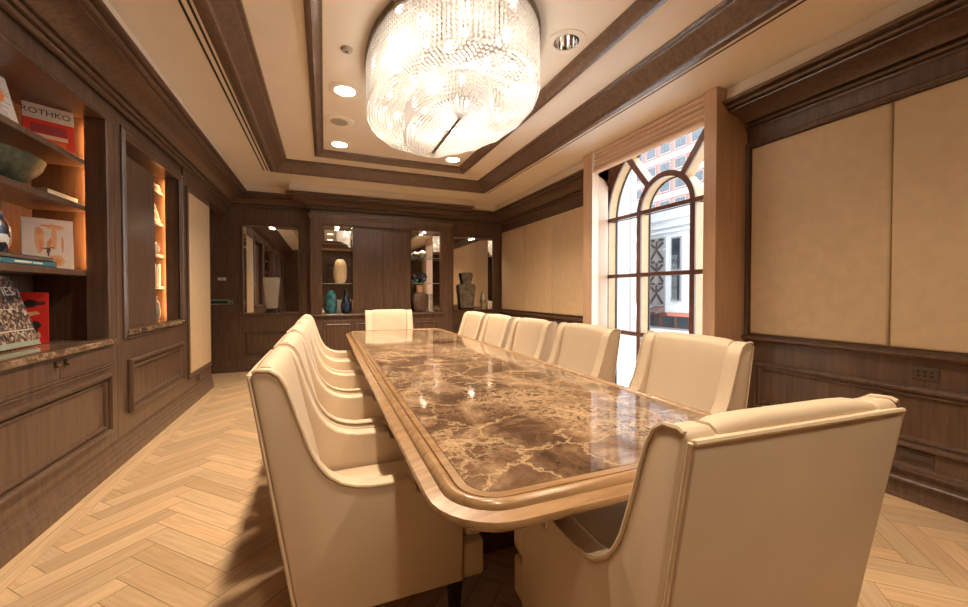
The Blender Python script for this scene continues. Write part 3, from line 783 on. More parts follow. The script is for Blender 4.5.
squarevase(m, -.80, YB+.055, zb+.07, [(.075, 0), (.085, .01), (.10, .2), (.125, .43), (.13, .47), (.118, .50), (.11, .49), (.105, .42), (.08, .05)], .36); m.build('vase_body', 'vaseclear', v, smooth=True)
m = MB(); squarevase(m, -.80, YB+.055, zb, [(.10, 0), (.105, .01), (.085, .035), (.075, .069)], .4); m.build('base', 'legwood', v)
m = MB()
for i in range(-3, 4): m.cyl((-.80+i*.028, YB+.055-.046, zb+.12), (-.80+i*.034, YB+.055-.05, zb+.50), .004, 6)
m.build('cut_ribs', 'vaseclear', v)
v = thing('stone_urn', 'grey two tier stone urn in the right mirrored niche', 'urn', (2.57, YB+.055, NZ0+.012))
m = MB(); squarevase(m, 2.57, YB+.055, zb+.035, [(.13, 0), (.135, .02), (.15, .2), (.175, .38), (.175, .42), (.15, .455), (.10, .46)], .36); m.build('urn_body', 'stone', v, smooth=True, angle=30)
m = MB(); squarevase(m, 2.57, YB+.055, zb+.496, [(.085, 0), (.09, .04), (.115, .15), (.12, .2), (.10, .22), (.085, .2)], .4); m.build('neck', 'stone', v, smooth=True, angle=30)
m = MB(); squarevase(m, 2.57, YB+.055, zb, [(.12, 0), (.14, .01), (.13, .034)], .36); m.build('plinth', 'legwood', v)
v = thing('candle_holder', 'small pale candle on a glass foot in the right corner niche', 'candle', (2.93, YB+.06, NZ0+.012))
m = MB(); m.lathe((2.93, YB+.06, zb), [(.045, 0), (.05, .012), (.02, .03), (.016, .12), (.04, .15), (.045, .18)], 16); m.build('foot', 'vaseclear', v, smooth=True)
m = MB(); m.lathe((2.93, YB+.06, zb+.181), [(.036, 0), (.042, .04), (.03, .10), (.01, .15), (.004, .17)], 14); m.build('flame_glass', 'ivory', v, smooth=True)

# ------------------------------------------------------------------ back display cabinet (projecting bay)
bay = thing('display_cabinet', 'projecting walnut display cabinet in the centre of the back wall', 'cabinet', (.97, BAY, 0))
bx0, bx1 = -.21, 2.16
ox0, ox1, oz0, oz1 = -.042, 1.935, .895, 2.345
m = MB()
m.box(bx0, bx0+.03, BAY+.03, YB-.001, 0, 2.57); m.box(bx1-.03, bx1, BAY+.03, YB-.001, 0, 2.57); m.box(bx0+.03, bx1-.03, BAY+.03, YB-.001, 0, .86)
m.box(bx0+.03, bx1-.03, BAY+.03, YB-.001, oz1, 2.57); m.box(.435, 1.412, BAY+.06, YB-.001, .89, oz1)
m.box(bx0+.03, ox0, BAY+.03, YB-.001, .89, oz1); m.box(ox1, bx1-.03, BAY+.03, YB-.001, .89, oz1)
m.build('carcass', 'wood', bay)
m = MB()
m.box(bx0, ox0, BAY, BAY+.03, 0, 2.57); m.box(ox1, bx1, BAY, BAY+.03, 0, 2.57); m.box(ox0, ox1, BAY, BAY+.03, oz1, 2.57)
m.box(ox0, ox1, BAY, BAY+.03, 0, .86)
m.rectsweep(PY, ox0, ox1, oz0+.005, oz1, [(-.02, 0), (-.02, .006), (-.012, .010), (-.004, .006), (.003, .008), (.003, -.02)])
m.build('face_frame', 'wood', bay)
for a, b in ((.442, .925), (.929, 1.405)):
    m = MB(); m.box(a, b, BAY+.035, BAY+.059, .90, 2.29, .003); m.build('centre_door', 'wood', bay)
m = MB(); m.box(bx0-.02, ox1+.06, BAY-.045, BAY+.29, .862, .889, .006); m.build('counter', 'wood', bay)
m = MB()
m.plansweep([(bx0, YB), (bx0, BAY), (bx1, BAY), (bx1, YB)], [(0, 2.44), (.012, 2.45), (.012, 2.47), (.03, 2.49), (.03, 2.52), (.0, 2.53)]); m.build('entablature_moulding', 'wood', bay)
for a, b in ((-.03, .43), (.46, .92), (.95, 1.40), (1.43, 1.93)):
    m = MB(); m.box(a, b, BAY-.016, BAY-.001, .12, .79, .004)
    d = m.build('lower_door', 'wood', bay)
    m = MB(); m.rectsweep(lambda u, v, h: (u, BAY-.016-h, v), a+.05, b-.05, .17, .735, [(0, 0), (0, .008), (.012, .014), (.024, .006), (.034, 0)]); m.build('door_moulding', 'wood', d)
for a, b in ((ox0+.001, .434), (1.413, ox1-.001)):
    m = MB(); m.box(a, b, YB-.03, YB-.002, oz0, oz1-.001); m.build('mirror_back', 'mirror', bay)
    m = MB(); m.box(a, a+.006, BAY+.04, YB-.031, oz0, oz1-.001); m.build('mirror_side', 'mirror', bay)
    m = MB(); m.box(b-.006, b, BAY+.04, YB-.031, oz0, oz1-.001); m.build('mirror_side', 'mirror', bay)
    xc = (a+b)/2
    m = MB(); m.cyl((xc, BAY+.14, oz1-.002), (xc, BAY+.14, oz1-.012), .04, 16); lp = m.build('puck_light', 'chrome', bay)
    m = MB(); m.cyl((xc, BAY+.14, oz1-.0125), (xc, BAY+.14, oz1-.016), .032, 16); m.build('lens', 'lampglow', lp)
def glass_shelf(a, b, z):
    m = MB(); m.box(a, b, BAY+.05, YB-.032, z-.008, z); m.build('glass_shelf', 'pane', bay)
    m = MB(); m.box(a, b, BAY+.046, BAY+.05, z-.008, z); m.build('glass_edge', col((.42, .52, .46)), bay)
glass_shelf(ox0+.008, .427, 1.40); glass_shelf(1.42, ox1-.008, 1.42); glass_shelf(1.42, ox1-.008, 1.87)
cz = .896; yv = 6.99
def twist(m, c, prof, n=28, amp=.05, lobes=7, tw=1.6):
    rings = []
    for r, z in prof:
        rings.append([(c[0]+r*(1+amp*math.cos(lobes*(2*PI*j/n)+tw*z*14))*math.cos(2*PI*j/n), c[1]+.8*r*(1+amp*math.cos(lobes*(2*PI*j/n)+tw*z*14))*math.sin(2*PI*j/n), c[2]+z) for j in range(n)])
    m.grid(rings, cap=True)
v = thing('glass_vase', 'teal swirled glass vase on the left counter of the back cabinet', 'vase', (.095, yv-.03, cz))
m = MB(); twist(m, (.095, yv-.03, cz), [(.05, 0), (.072, .03), (.095, .12), (.098, .2), (.085, .29), (.06, .355), (.035, .385), (.03, .39)], amp=.06, lobes=9); m.build('vase_body', 'teal', v, smooth=True)
v = thing('glass_vase', 'dark blue bottle shaped glass vase right of the teal vase', 'vase', (.328, yv-.03, cz))
m = MB(); m.lathe((.328, yv-.03, cz), [(.04, 0), (.07, .02), (.085, .09), (.083, .16), (.06, .24), (.028, .30), (.018, .36), (.022, .40), (.016, .40)], 20, sy=.75); m.build('vase_body', 'navy', v, smooth=True)
v = thing('ivory_pot', 'short ivory pot between the teal and dark blue vases', 'pot', (.222, yv+.07, cz))
m = MB(); m.lathe((.222, yv+.07, cz), [(.04, 0), (.05, .02), (.055, .12), (.05, .2), (.058, .23), (.045, .23), (.04, .1)], 18); m.build('pot_body', 'ivory', v, smooth=True)
v = thing('glass_vase', 'cream oval glass vase on the left glass shelf', 'vase', (.245, yv, 1.401))
m = MB(); m.lathe((.245, yv, 1.401), [(.05, 0), (.08, .02), (.10, .09), (.105, .2), (.10, .29), (.08, .36), (.055, .395), (.05, .40), (.04, .395)], 24, sy=.75); m.build('vase_body', 'creamglass', v, smooth=True)
v = thing('ribbed_vase', 'brown ribbed ceramic vase on the right counter of the back cabinet', 'vase', (1.585, yv, cz))
m = MB(); twist(m, (1.585, yv, cz), [(.075, 0), (.095, .02), (.125, .12), (.137, .22), (.13, .30), (.10, .345), (.06, .36)], n=48, amp=.035, lobes=16, tw=0); m.build('vase_body', 'ribbed', v, smooth=True)
m = MB(); m.lathe((1.585, yv, cz+.355), [(.06, 0), (.062, .09), (.07, .13), (.055, .13), (.05, .02)], 20); m.build('neck', 'casing', v, smooth=True)
for i, (x, r, lb) in enumerate(((1.505, .062, 'small blue glass disc sculpture on the right glass shelf'), (1.64, .085, 'large blue glass disc sculpture on the right glass shelf'))):
    v = thing('glass_disc', lb, 'sculpture', (x, yv-.04+.05*i, 1.421), 'blue glass discs')
    m = MB(); zc = 1.421+.02+r
    rings = [[(x+rr*math.cos(2*PI*k/24), yv-.04+.05*i+dy, zc+rr*math.sin(2*PI*k/24)) for k in range(24)] for rr, dy in ((r*.25, -.006), (r*.6, -.02), (r*.9, -.022), (r, 0), (r*.9, .022), (r*.6, .02), (r*.25, .006))]
    m.grid(rings, cap=True); m.build('disc', 'navy', v, smooth=True)
    m = MB(); m.box(x-.03, x+.03, yv-.07+.05*i, yv-.01+.05*i, 1.421, 1.445, .003); m.build('stand', 'teal', v)
for x, r, lb in ((1.50, .06, 'small pale lidded bowl on the upper glass shelf'), (1.635, .075, 'large pale lidded bowl on the upper glass shelf')):
    v = thing('lidded_bowl', lb, 'bowl', (x, yv, 1.871), 'pale bowls on the glass shelf')
    m = MB(); m.lathe((x, yv, 1.871), [(r*.45, 0), (r*.8, r*.25), (r, r*.8), (r*.97, r)], 20); m.build('bowl_body', 'stone', v, smooth=True)
    m = MB(); m.lathe((x, yv, 1.871+r+.001), [(r*.97, 0), (r*.8, r*.45), (r*.4, r*.75), (r*.12, r*.85)], 20); m.build('lid', 'bluewhite', v, smooth=True)
v = thing('crystal_obelisk', 'slender clear crystal candlestick at the right end of the back cabinet', 'candlestick', (1.80, yv, cz))
m = MB(); m.lathe((1.80, yv, cz), [(.05, 0), (.05, .015), (.02, .03), (.018, .22), (.03, .26), (.02, .30), (.03, .33)], 12); m.build('stem', 'vaseclear', v)

# ------------------------------------------------------------------ ceiling fixtures
def downlight(x, y, label, lit=True):
    t = thing('recessed_downlight', label, 'downlight', (x, y, Z2), 'ceiling downlights')
    m = MB(); n = 32
    rings = [[(x+r*math.cos(2*PI*k/n), y+r*math.sin(2*PI*k/n), z) for k in range(n)] for r, z in ((.138, Z2-.0005), (.138, Z2-.004), (.094, Z2-.008), (.090, Z2+.0), (.0905, Z2-.0005))]
    m.grid(rings); m.build('trim_ring', 'paint', t, smooth=True)
    m = MB()
    prof = ((.0898, Z2-.004), (.088, Z2+.03), (.080, Z2+.07), (.066, Z2+.10), (.04, Z2+.118), (.008, Z2+.121))
    m.grid([[(x+r*math.cos(2*PI*k/n), y+r*math.sin(2*PI*k/n), z) for k in range(n)] for r, z in prof]); m.build('reflector', 'chrome', t, smooth=True)
    if lit:
        m = MB(); m.cyl((x, y, Z2+.004), (x, y, Z2+.010), .086, 28); m.build('lens', 'lampglow', t)
for x, y, lb in ((DLX[0], DLY[3], 'glowing downlight left of the chandelier, the larger of the lit two there'), (DLX[0], DLY[4], 'glowing downlight in the far left corner of the ceiling tray, beyond the round speaker'),
                 (DLX[1], DLY[4], 'glowing downlight partly hidden behind the lower edge of the chandelier'),
                 (DLX[0], DLY[2], 'glowing downlight above the near left end of the table, out of the frame'), (DLX[0], DLY[1], 'glowing downlight above the left side of the near table end'),
                 (DLX[1], DLY[1], 'glowing downlight above the near right end of the table'), (DLX[0], DLY[0], 'unseen downlight added for fill in the near left corner of the ceiling tray'), (DLX[1], DLY[0], 'unseen downlight added for fill in the near right corner of the ceiling tray'), (DLX[1], DLY[3], 'glowing downlight right behind the chandelier beside the window')):
    downlight(x, y, lb)
downlight(DLX[1], DLY[2], 'unlit chrome downlight right of the chandelier', False)
t = thing('ceiling_speaker', 'round flush ceiling speaker between the two left downlights', 'speaker', (.155, 4.47, Z2))
m = MB(); m.lathe((.155, 4.47, Z2-.008), [(.09, .0), (.14, .001), (.15, .005), (.15, .0078)], 32); m.build('bezel', 'paint', t, smooth=True)
m = MB(); m.lathe((.155, 4.47, Z2-.013), [(.06, .0), (.085, .001), (.088, .0048)], 32); m.build('grille', 'greyp', t, smooth=True)
t = thing('smoke_detector', 'small round detector on the ceiling left of the chandelier', 'detector', (.165, 3.13, Z2))
m = MB(); m.lathe((.165, 3.13, Z2-.022), [(.02, .0), (.036, .004), (.042, .016), (.045, .0215)], 24); m.build('housing', 'greyp', t, smooth=True)
m = MB(); m.lathe((.165, 3.13, Z2-.026), [(.008, .0), (.014, .0038)], 12); m.build('sensor', 'brownp', t)
for x, lb in ((-.727, 'double slot air diffuser in the left ceiling border'), (2.495, 'double slot air diffuser in the right ceiling border')):
    t = thing('slot_diffuser', lb, 'air diffuser', (x, 3.0, ZC), 'slot diffusers')
    m = MB(); m.box(x-.042, x+.042, -1.3, 6.06, ZC-.003, ZC-.0005); m.build('flange', 'paint', t)
    for d in (-.022, .022):
        m = MB(); m.box(x+d-.008, x+d+.008, -1.28, 6.04, ZC-.0045, ZC-.0032); m.build('slot', 'dark', t)
    m = MB(); m.box(x-.011, x+.011, -1.28, 6.04, ZC-.0055, ZC-.0032); m.build('vane', 'paint', t)

# ------------------------------------------------------------------ chandelier
KX, KY, KA, KB, KZ = .925, 3.06, .615, .99, 2.69
ch = thing('crystal_chandelier', 'large oval crystal chandelier glowing above the table', 'chandelier', (KX, KY, Z2))
def oval(a, b, t, dx=0, dy=0): return (KX+dx+a*math.cos(t), KY+dy+b*math.sin(t))
m = MB()
n = 72
rings = [[(*oval(KA+o, KB+o, 2*PI*k/n), z) for k in range(n)] for o, z in ((.012, Z2-.0005), (.018, Z2-.02), (.014, Z2-.05), (-.004, Z2-.052), (-.004, Z2-.01))]
m.grid(rings); m.build('mounting_rim', 'brass', ch, smooth=True)
m = MB(); m.grid([[(*oval((KA-.01)*k, (KB-.01)*k, 2*PI*j/n), Z2-.012) for j in range(n)] for k in (1, .02)]); m.build('canopy_plate', 'chrome', ch)
def strand(m, x, y, z0, z1, r=.0125, step=.029):
    z = z0
    while z > z1:
        m.bead((x, y, z), r*(.85+.3*rnd.random()), step*.56); z -= step
def oval_ts(a, b, n):
    P_ = [(a*math.cos(2*PI*i/720), b*math.sin(2*PI*i/720)) for i in range(721)]
    L_ = [0]
    for i in range(720): L_.append(L_[-1]+math.dist(P_[i], P_[i+1]))
    out, i = [], 0
    for k in range(n):
        d = L_[-1]*k/n
        while L_[i+1] < d: i += 1
        out.append(2*PI*(i+(d-L_[i])/(L_[i+1]-L_[i]))/720)
    return out
NS = 196
outer = [oval(KA, KB, t) for t in oval_ts(KA, KB, NS)]
outer.sort(key=lambda p: math.hypot(p[0], p[1]))
rest = MB()
for i, (x, y) in enumerate(outer):
    m = MB() if i < 96 else rest
    strand(m, x, y, Z2-.06, KZ+rnd.uniform(-.012, .012))
    if i < 96: m.build('crystal_strand', 'crystal', ch)
for t in oval_ts(KA, KB, 150):
    x, y = oval(KA-.045, KB-.045, t); strand(rest, x, y, Z2-.07, KZ+.02)
o = rest.build('crystal_curtain', 'crystal', ch); o['kind'] = 'stuff'
sw = MB()
for k in range(15):
    f = k/14
    a = KA*(1-f)+.30*f; b = KB*(1-f)+.62*f
    per = int(2*PI*math.sqrt((a*a+b*b)/2)/.030)
    for i, t in enumerate(oval_ts(a, b, per)):
        x, y = oval(a, b, t, -.04*f, -.06*f)
        sw.bead((x, y, KZ-.012 - .05*math.sin(PI*f) + .012*abs(math.sin(t*9+k*.5))), .0145, .012)
o = sw.build('crystal_basket', 'crystal', ch); o['kind'] = 'stuff'
inn = MB()
for t in oval_ts(.30, .62, 130):
    for da in (0, -.03):
        x, y = oval(.30+da, .62+da, t, -.04, -.06); strand(inn, x, y, KZ-.02, 2.515, .012, .028)
NL = 96
for i, t in enumerate(oval_ts(.30, .62, NL)):
    x0, y0 = oval(.295, .615, t, -.04, -.06)
    x1 = KX-.04+.035*math.cos(t); y1 = KY-.06+max(-.38, min(.38, (y0-KY+.06)*.72))
    for k in range(1, 12):
        f = k/11
        inn.bead((x0+(x1-x0)*f, y0+(y1-y0)*f, 2.513-.035*math.sin(PI/2*f)), .0125, .010)
o = inn.build('inner_crystal_tier', 'crystal', ch); o['kind'] = 'stuff'
m = MB(); m.box(KX-.04-.011, KX-.04+.011, KY-.06-.37, KY-.06+.37, 2.47, 2.478, .002); m.build('gap_shade_bar', 'brass', ch)  # dark bar stands in for the shaded open slit of the inner tier
m = MB()
for i in range(4):
    y = KY-.06-.3+.2*i; m.cyl((KX-.04, y, 2.478), (KX-.04, y, Z2-.013), .006, 8)
m.build('support_rods', 'chrome', ch)
bulbs = []
for i in range(12):
    t = 2*PI*(i+.5)/12; bulbs.append((*oval(.44, .78, t), 2.84))
for i in range(4): bulbs.append((KX-.04+(.14 if i % 2 else -.14), KY-.06-.36+.24*i, 2.70))
for p in bulbs:
    m = MB(); m.cyl((p[0], p[1], p[2]+.055), (p[0], p[1], Z2-.013), .008, 8); m.cyl((p[0], p[1], p[2]+.03), (p[0], p[1], p[2]+.07), .014, 10); s_ = m.build('lamp_stem', 'chrome', ch)
    m = MB(); m.sphere((p[0], p[1], p[2]+.012), .02, 10, 8, 1.0); m.build('bulb', 'bulbglow', s_, smooth=True)

# ------------------------------------------------------------------ table
TX0, TX1, TY0, TY1 = .222, 1.440, .742, 5.065
tb = thing('conference_table', 'long conference table with brown veined marble top and moulded oak rim', 'table', (.83, 2.9, 0))
def rrect(o, r, n=8):
    r = max(r-o, .01); x0, x1, y0, y1 = TX0+o, TX1-o, TY0+o, TY1-o
    out = []
    for cx, cy, a0 in ((x1-r, y1-r, 0), (x0+r, y1-r, 90), (x0+r, y0+r, 180), (x1-r, y0+r, 270)):
        for k in range(n+1):
            a = R(a0+90*k/n); out.append((cx+r*math.cos(a), cy+r*math.sin(a)))
    return out
RC = .175
m = MB()
prof = [(.10, .712), (.045, .712), (.034, .722), (.030, .738), (.006, .740), (.0, .746), (.0, .754), (.003, .759), (.036, .766), (.0375, .758), (.040, .758), (.043, .770), (.050, .779), (.058, .782), (.066, .780), (.0715, .775), (.0725, .770), (.0745, .770), (.0755, .777), (.098, .777), (.0995, .768), (.0995, .75)]
m.grid([[(x, y, z) for x, y in rrect(o, RC)] for o, z in prof]); m.build('moulded_rim', 'woodlite', tb, smooth=True, angle=35)
m = MB(); m.prism(rrect(.101, RC), lambda p: (p[0], p[1], .750), lambda p: (p[0], p[1], .7765), bevel=.0025); m.build('marble_top', 'marble', tb)
m = MB(); m.prism(rrect(.098, RC), lambda p: (p[0], p[1], .7125), lambda p: (p[0], p[1], .7495)); m.build('under_board', 'wood', tb)
for y0, y1 in ((1.75, 2.15), (3.65, 4.05)):
    m = MB(); m.box(.64, .90, y0, y1, .09, .62, .006); m.box(0.605, .935, y0-.03, y1+.03, .62, .7120, .008); m.box(0.605, .935, y0-.04, y1+.04, .001, .09, .008)
    p = m.build('pedestal', 'wood', tb)
m = MB(); m.box(.73, .81, 2.16, 3.64, .12, .30, .006); m.build('stretcher', 'wood', tb)

# ------------------------------------------------------------------ armchairs
HW = .315; DEP = .80
OUT = [(.135, .145), (.0, .985), (.004, .998), (.016, 1.003), (.052, 1.0), (.078, .982), (.098, .945), (.112, .90), (.132, .835), (.152, .775), (.172, .718), (.196, .672), (.226, .632), (.266, .602), (.31, .585), (.36, .575), (.42, .573), (.485, .575), (.504, .570), (.514, .556), (.516, .535), (.54, .527), (.62, .520), (.685, .512), (.700, .495), (.703, .46), (.703, .145)]
def make_chair():
    t = thing('armchair', 'x', 'armchair', (0, 0, 0))
    cy = .39
    flare = lambda d, z: 1.0
    for sgn, nm in ((-1, 'side_panel'), (1, 'side_panel')):
        m = MB()
        xo, xi = sgn*HW, sgn*(HW-.078)
        m.prism(OUT, lambda p: (xo, p[0]-cy, p[1]), lambda p: (xi, p[0]-cy, p[1]), bevel=.012, seg=3)
        sp = m.build(nm, 'leather', t, smooth=True, angle=50)
        m = MB(); m.tube([(sgn*(HW-.001), d-cy, z+.001) for d, z in OUT[2:21]], .0055, 6)
        m.build('piping', 'piping', sp, smooth=True)
        m = MB(); m.tube([(sgn*(HW-.004), d-cy-.006, z) for d, z in ((.135, .15), (.09, .43), (.045, .71), (.0, .985))], .005, 6)
        m.build('piping', 'piping', sp, smooth=True)
    # outside back
    m = MB()
    q = [(.12, .148), (-.012, .98), (-.009, .988), (.02, .988), (.15, .148)]
    m.prism(q, lambda p: (-(HW-.012), p[0]-cy, p[1]), lambda p: (HW-.012, p[0]-cy, p[1]), bevel=.004); bp = m.build('outside_back', 'leather', t, smooth=True)
    m = MB(); m.tube([(-(HW-.01), -.010-cy, .985), (-.15, -.011-cy, .986), (.15, -.011-cy, .986), ((HW-.01), -.010-cy, .985)], .0055, 6); m.build('piping', 'piping', bp, smooth=True)
    # inside back cushion
    m = MB()
    xw = HW-.080
    q = [(.002, .992), (.006, 1.006), (.022, 1.014), (.045, 1.012), (.062, 1.0), (.074, .975), (.088, .92), (.108, .83), (.128, .74), (.152, .64), (.176, .54), (.196, .44), (.14, .42), (.06, .70)]
    nx = 10; rings = []
    for i in range(nx+1):
        u = -1+2*i/nx; b = 1-abs(u)**6
        rings.append([(u*xw, d-cy + (.012*b if k >= 4 and k <= 11 else 0), z-.010*(1-b)*(k < 6)) for k, (d, z) in enumerate(q)])
    m.grid(rings, cap=True); m.build('back_cushion', 'leather', t, smooth=True, angle=50)
    # seat
    m = MB(); m.box(-xw, xw, .13-cy, .66-cy, .17, .30); m.box(-HW+.008, HW-.008, .707-cy, DEP-.012-cy, .147, .285, .012, 3); m.build('seat_base', 'leather', t, smooth=True)
    m = MB()
    pl = [(-xw+.002, .19), (xw-.002, .19), (xw-.002, .709), (HW-.006, .709), (HW-.006, DEP), (-HW+.006, DEP), (-HW+.006, .709), (-xw+.002, .709)]
    m.prism(pl, lambda p: (p[0], p[1]-cy, .302), lambda p: (p[0], p[1]-cy, .425), bevel=.028, seg=4)
    m.build('seat_cushion', 'leather', t, smooth=True, angle=60)
    for sx in (-1, 1):
        for d in (.17, .68):
            m = MB(); x = sx*(HW-.05); y = d-cy
            m.grid([[(x-a, y-a, z), (x+a, y-a, z), (x+a, y+a, z), (x-a, y+a, z)] for a, z in ((.018, .0005), (.026, .144))], cap=True); m.build('leg', 'legwood', t)
    return t
chair = make_chair()
first = [True]
def place(rx, ry, face, label, group):
    """rx,ry: centre of the top rear edge; face: heading angle in degrees (0 = +Y)"""
    c = chair if first[0] else copy_tree(chair); first[0] = False
    a = R(face); f = Vector((math.sin(a), math.cos(a)))
    c.location = (rx+f.x*.39, ry+f.y*.39, 0); c.rotation_euler = (0, 0, -a); c['label'] = label; c['group'] = group
    return c
gl, gr_ = 'armchairs along the left side of the table', 'armchairs along the right side of the table'
for (y, d, l) in ((1.715, 0, 'cream armchair nearest the camera on the left side of the table, seen from its side'), (2.42, 0, 'second cream armchair from the camera on the left side of the table'),
                  (3.15, .8, 'third cream armchair from the camera on the left side of the table'), (3.83, -.6, 'fourth cream armchair from the camera on the left side of the table'),
                  (4.49, 0, 'fifth and farthest cream armchair on the left side of the table')):
    place(-.217, y, 90+d, l, gl)
for (x, y, d, l) in ((1.96, 1.605, 0, 'cream armchair nearest the camera on the right side of the table'), (1.84, 2.41, 0, 'second cream armchair from the camera on the right side, in front of the window'),
                     (1.79, 3.12, -1, 'third cream armchair from the camera on the right side of the table'), (1.775, 3.81, 1, 'fourth cream armchair from the camera on the right side of the table'),
                     (1.76, 4.48, 0, 'fifth and farthest cream armchair on the right side of the table')):
    place(x, y, -90+d, l, gr_)
place(.83, 5.635, 180, 'cream armchair at the far end of the table facing the camera', 'armchairs at the ends of the table')
place(.905, .487, 3.2, 'cream armchair with its back to the camera at the near end of the table', 'armchairs at the ends of the table')

# ------------------------------------------------------------------ street outside
def facade(name, c, rough=.8): 
    M[name] = plain(name, c, rough, noise=.06, nscale=2.); return name
facade('pale_stone', (.24, .228, .224)); facade('pink_brick', (.19, .085, .07)); facade('white_stone', (.56, .565, .57)); facade('pavement', (.72, .72, .72)); facade('shop_brick', (.15, .055, .035))
M['cityglass'] = plain('city_glass', (.02, .028, .036), .3, noise=.4, nscale=3)
m = MB(); m.box(XR+.3, 90, -5, 90, -.8, -.6); struct(m.build('street', 'pavement'))
b = thing('street_building', 'white stone building with a geometric grille panel seen through the window', 'building', (17, 14, -.6))
m = MB(); m.box(16, 20, 8, 16.3, -.6, 5.7); m.build('wall', 'white_stone', b)
m = MB()
for z in (4.25, 4.5, 4.9, 5.55): m.box(15.85, 16, 8, 16.3, z, z+.1)
m.build('cornice', 'white_stone', b)
m = MB(); m.box(15.93, 15.99, 14.93, 15.97, .55, 4.05); gp = m.build('grille_panel', 'pale_stone', b)
m = MB()
def gbar(m, y0, z0, y1, z1, w=.05):
    d = Vector((0, y1-y0, z1-z0)).normalized(); n_ = Vector((0, -d.z, d.y))*w
    p0, p1 = Vector((0, y0, z0)), Vector((0, y1, z1))
    m.prism([p0+n_, p0-n_, p1-n_, p1+n_], lambda q: (15.88, q.y, q.z), lambda q: (15.929, q.y, q.z))
for k in range(3):
    z0 = .68+1.12*k; y0, y1 = 15.02, 15.88; yc, zc = (y0+y1)/2, z0+.52
    for a in ((y0, z0, yc, zc), (y1, z0, yc, zc), (y0+.02, zc+.35, yc-.08, zc+.1), (y1-.02, zc+.35, yc+.08, zc+.1), (y0, z0+1.02, y0+.3, z0+1.02), (y1, z0+1.02, y1-.3, z0+1.02), (yc, zc, yc, zc+.45)): gbar(m, *a)
m.build('grille_bars', col((.05, .03, .03)), gp)
for (y0, y1) in ((14.05, 14.5), (12.9, 13.4), (11.7, 12.2), (10.5, 11.0)):
    for z0, z1 in ((.9, 2.1), (2.4, 3.9)):
        m = MB(); m.box(15.94, 15.99, y0-.08, y1+.08, z0-.08, z1+.08); w_ = m.build('window', 'pale_stone', b)
        m = MB(); m.box(15.92, 15.939, y0, y1, z0, z1); m.build('pane', 'cityglass', w_)
m = MB(); m.box(15.9, 15.99, 13.2, 16.2, -.5, .25); m.build('shop_front', 'shop_brick', b)
for i, y0 in enumerate((13.35, 14.3, 15.25)):
    m = MB(); m.box(15.86, 15.899, y0, y0+.75, -.45, .05); m.build('shop_window', 'cityglass', b)
m = MB(); m.prism([(15.9, .55), (15.3, .28), (15.3, .2), (15.9, .25)], lambda p: (p[0], 14.9, p[1]), lambda p: (p[0], 15.6, p[1])); m.build('awning', col((.10, .06, .06)), b)
m = MB(); m.box(15.84, 15.899, 13.3, 14.7, .08, .24); m.build('sign_band', col((.50, .16, .10)), b)
b = thing('brick_tower', 'pink brick tower with bands of windows rising behind the white building', 'tower', (55, 45, -.6))
m = MB(); m.box(50, 62, 30, 56, -.6, 60); m.build('wall', 'pink_brick', b)
m = MB()
for k in range(2, 19): m.box(49.9, 50, 30, 56, 1.0+3.0*k, 1.9+3.0*k)
m.build('pale_band', 'pale_stone', b)
for k in range(3, 13):
    for j in range(6):
        y0 = 37.2+2.9*j
        m = MB(); m.box(49.86, 49.99, y0, y0+2.0, -.85+3.0*k, .75+3.0*k); w_ = m.build('window', 'pale_stone', b)
        m = MB()
        for q in (0, 1): m.box(49.8, 49.859, y0+.1+.95*q, y0+.95+.95*q, -.72+3.0*k, .65+3.0*k)
        m.build('pane', 'cityglass', w_)
b = thing('pale_building', 'plain pale wall of the building beside the street, in the left window panes', 'building', (13, 14.6, -.6))
m = MB(); m.prism([(12, 12.75), (22, 24.2), (12, 24.2)], lambda p: (p[0], p[1], -.6), lambda p: (p[0], p[1], 16)); m.build('wall', 'pale_stone', b)
m = MB(); m.box(11.9, 12, 13.05, 13.2, -.6, 16); m.box(11.9, 12, 15.5, 15.65, -.6, 16); m.build('pilaster', 'pale_stone', b)

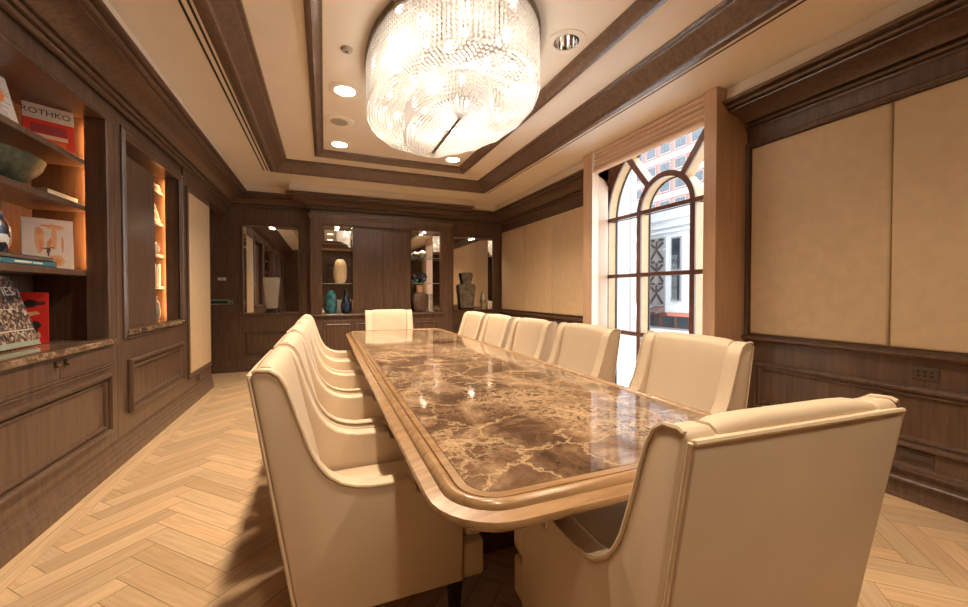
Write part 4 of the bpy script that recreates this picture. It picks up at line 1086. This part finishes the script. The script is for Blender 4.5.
# ------------------------------------------------------------------ light
WARM = (1.0, .79, .555)
def light(name, kind, loc, energy, colr, **k):
    l = bpy.data.lights.new(name, kind); l.energy = energy; l.color = colr
    for a, v in k.items(): setattr(l, a, v)
    o = bpy.data.objects.new(name, l); o.location = loc; COL.objects.link(o); return o
for p in bulbs: light('chandelier_lamp', 'POINT', (p[0], p[1], p[2]-.03), 2.1, (1., .90, .79), shadow_soft_size=.02)
for i, x in enumerate(DLX):
    for j, y in enumerate(DLY):
        if (i, j) == (1, 2): continue
        o = light('downlight_lamp', 'SPOT', (x, y, Z2-.012), (46 if j == 0 else 62 if j == 1 else 112), WARM, shadow_soft_size=.07, spot_size=R(120), spot_blend=.8)  # first row lights the added fill pair behind the camera
for xc, yy, e in (((NLx0+NLx1)/2, YB+.06, 6.0), ((NRx0+NRx1)/2, YB+.06, 6.0), ((ox0+.434)/2, BAY+.14, 7.), ((1.413+ox1)/2, BAY+.14, 7.)):
    light('niche_lamp', 'SPOT', (xc, yy, NZ1-.02), e*2, WARM, shadow_soft_size=.03, spot_size=R(130), spot_blend=.7)
pt = light('window_portal', 'AREA', (XR+.02, WY, 1.5), 1, (1, 1, 1), shape='RECTANGLE', size=2.9, size_y=1.9)
pt.rotation_euler = (0, R(90), 0)
pt.data.cycles.is_portal = True

w = bpy.data.worlds.new('World'); SC.world = w; w.use_nodes = True
bg = w.node_tree.nodes['Background']; bg.inputs['Color'].default_value = (.86, .93, 1., 1); bg.inputs['Strength'].default_value = 4.4

cam = bpy.data.cameras.new('Camera'); cam.sensor_width = 36; cam.lens = 392/968*36; cam.clip_start = .03; cam.clip_end = 300
cam.shift_y = -4.16/968
co = bpy.data.objects.new('Camera', cam); co.location = (0, 0, 1.25); co.rotation_euler = (R(89), 0, R(-22.1)); COL.objects.link(co)
SC.camera = co
SC.view_settings.view_transform = 'Standard'; SC.view_settings.look = 'None'; SC.view_settings.gamma = 1; SC.view_settings.use_curve_mapping = False
SC.view_settings.exposure = 0.95
SC.cycles.use_denoising = True
SC.cycles.max_bounces = 10; SC.cycles.diffuse_bounces = 5; SC.cycles.glossy_bounces = 5; SC.cycles.transparent_max_bounces = 24
SC.cycles.sample_clamp_indirect = 4.0
SC.cycles.caustics_reflective = False; SC.cycles.caustics_refractive = False
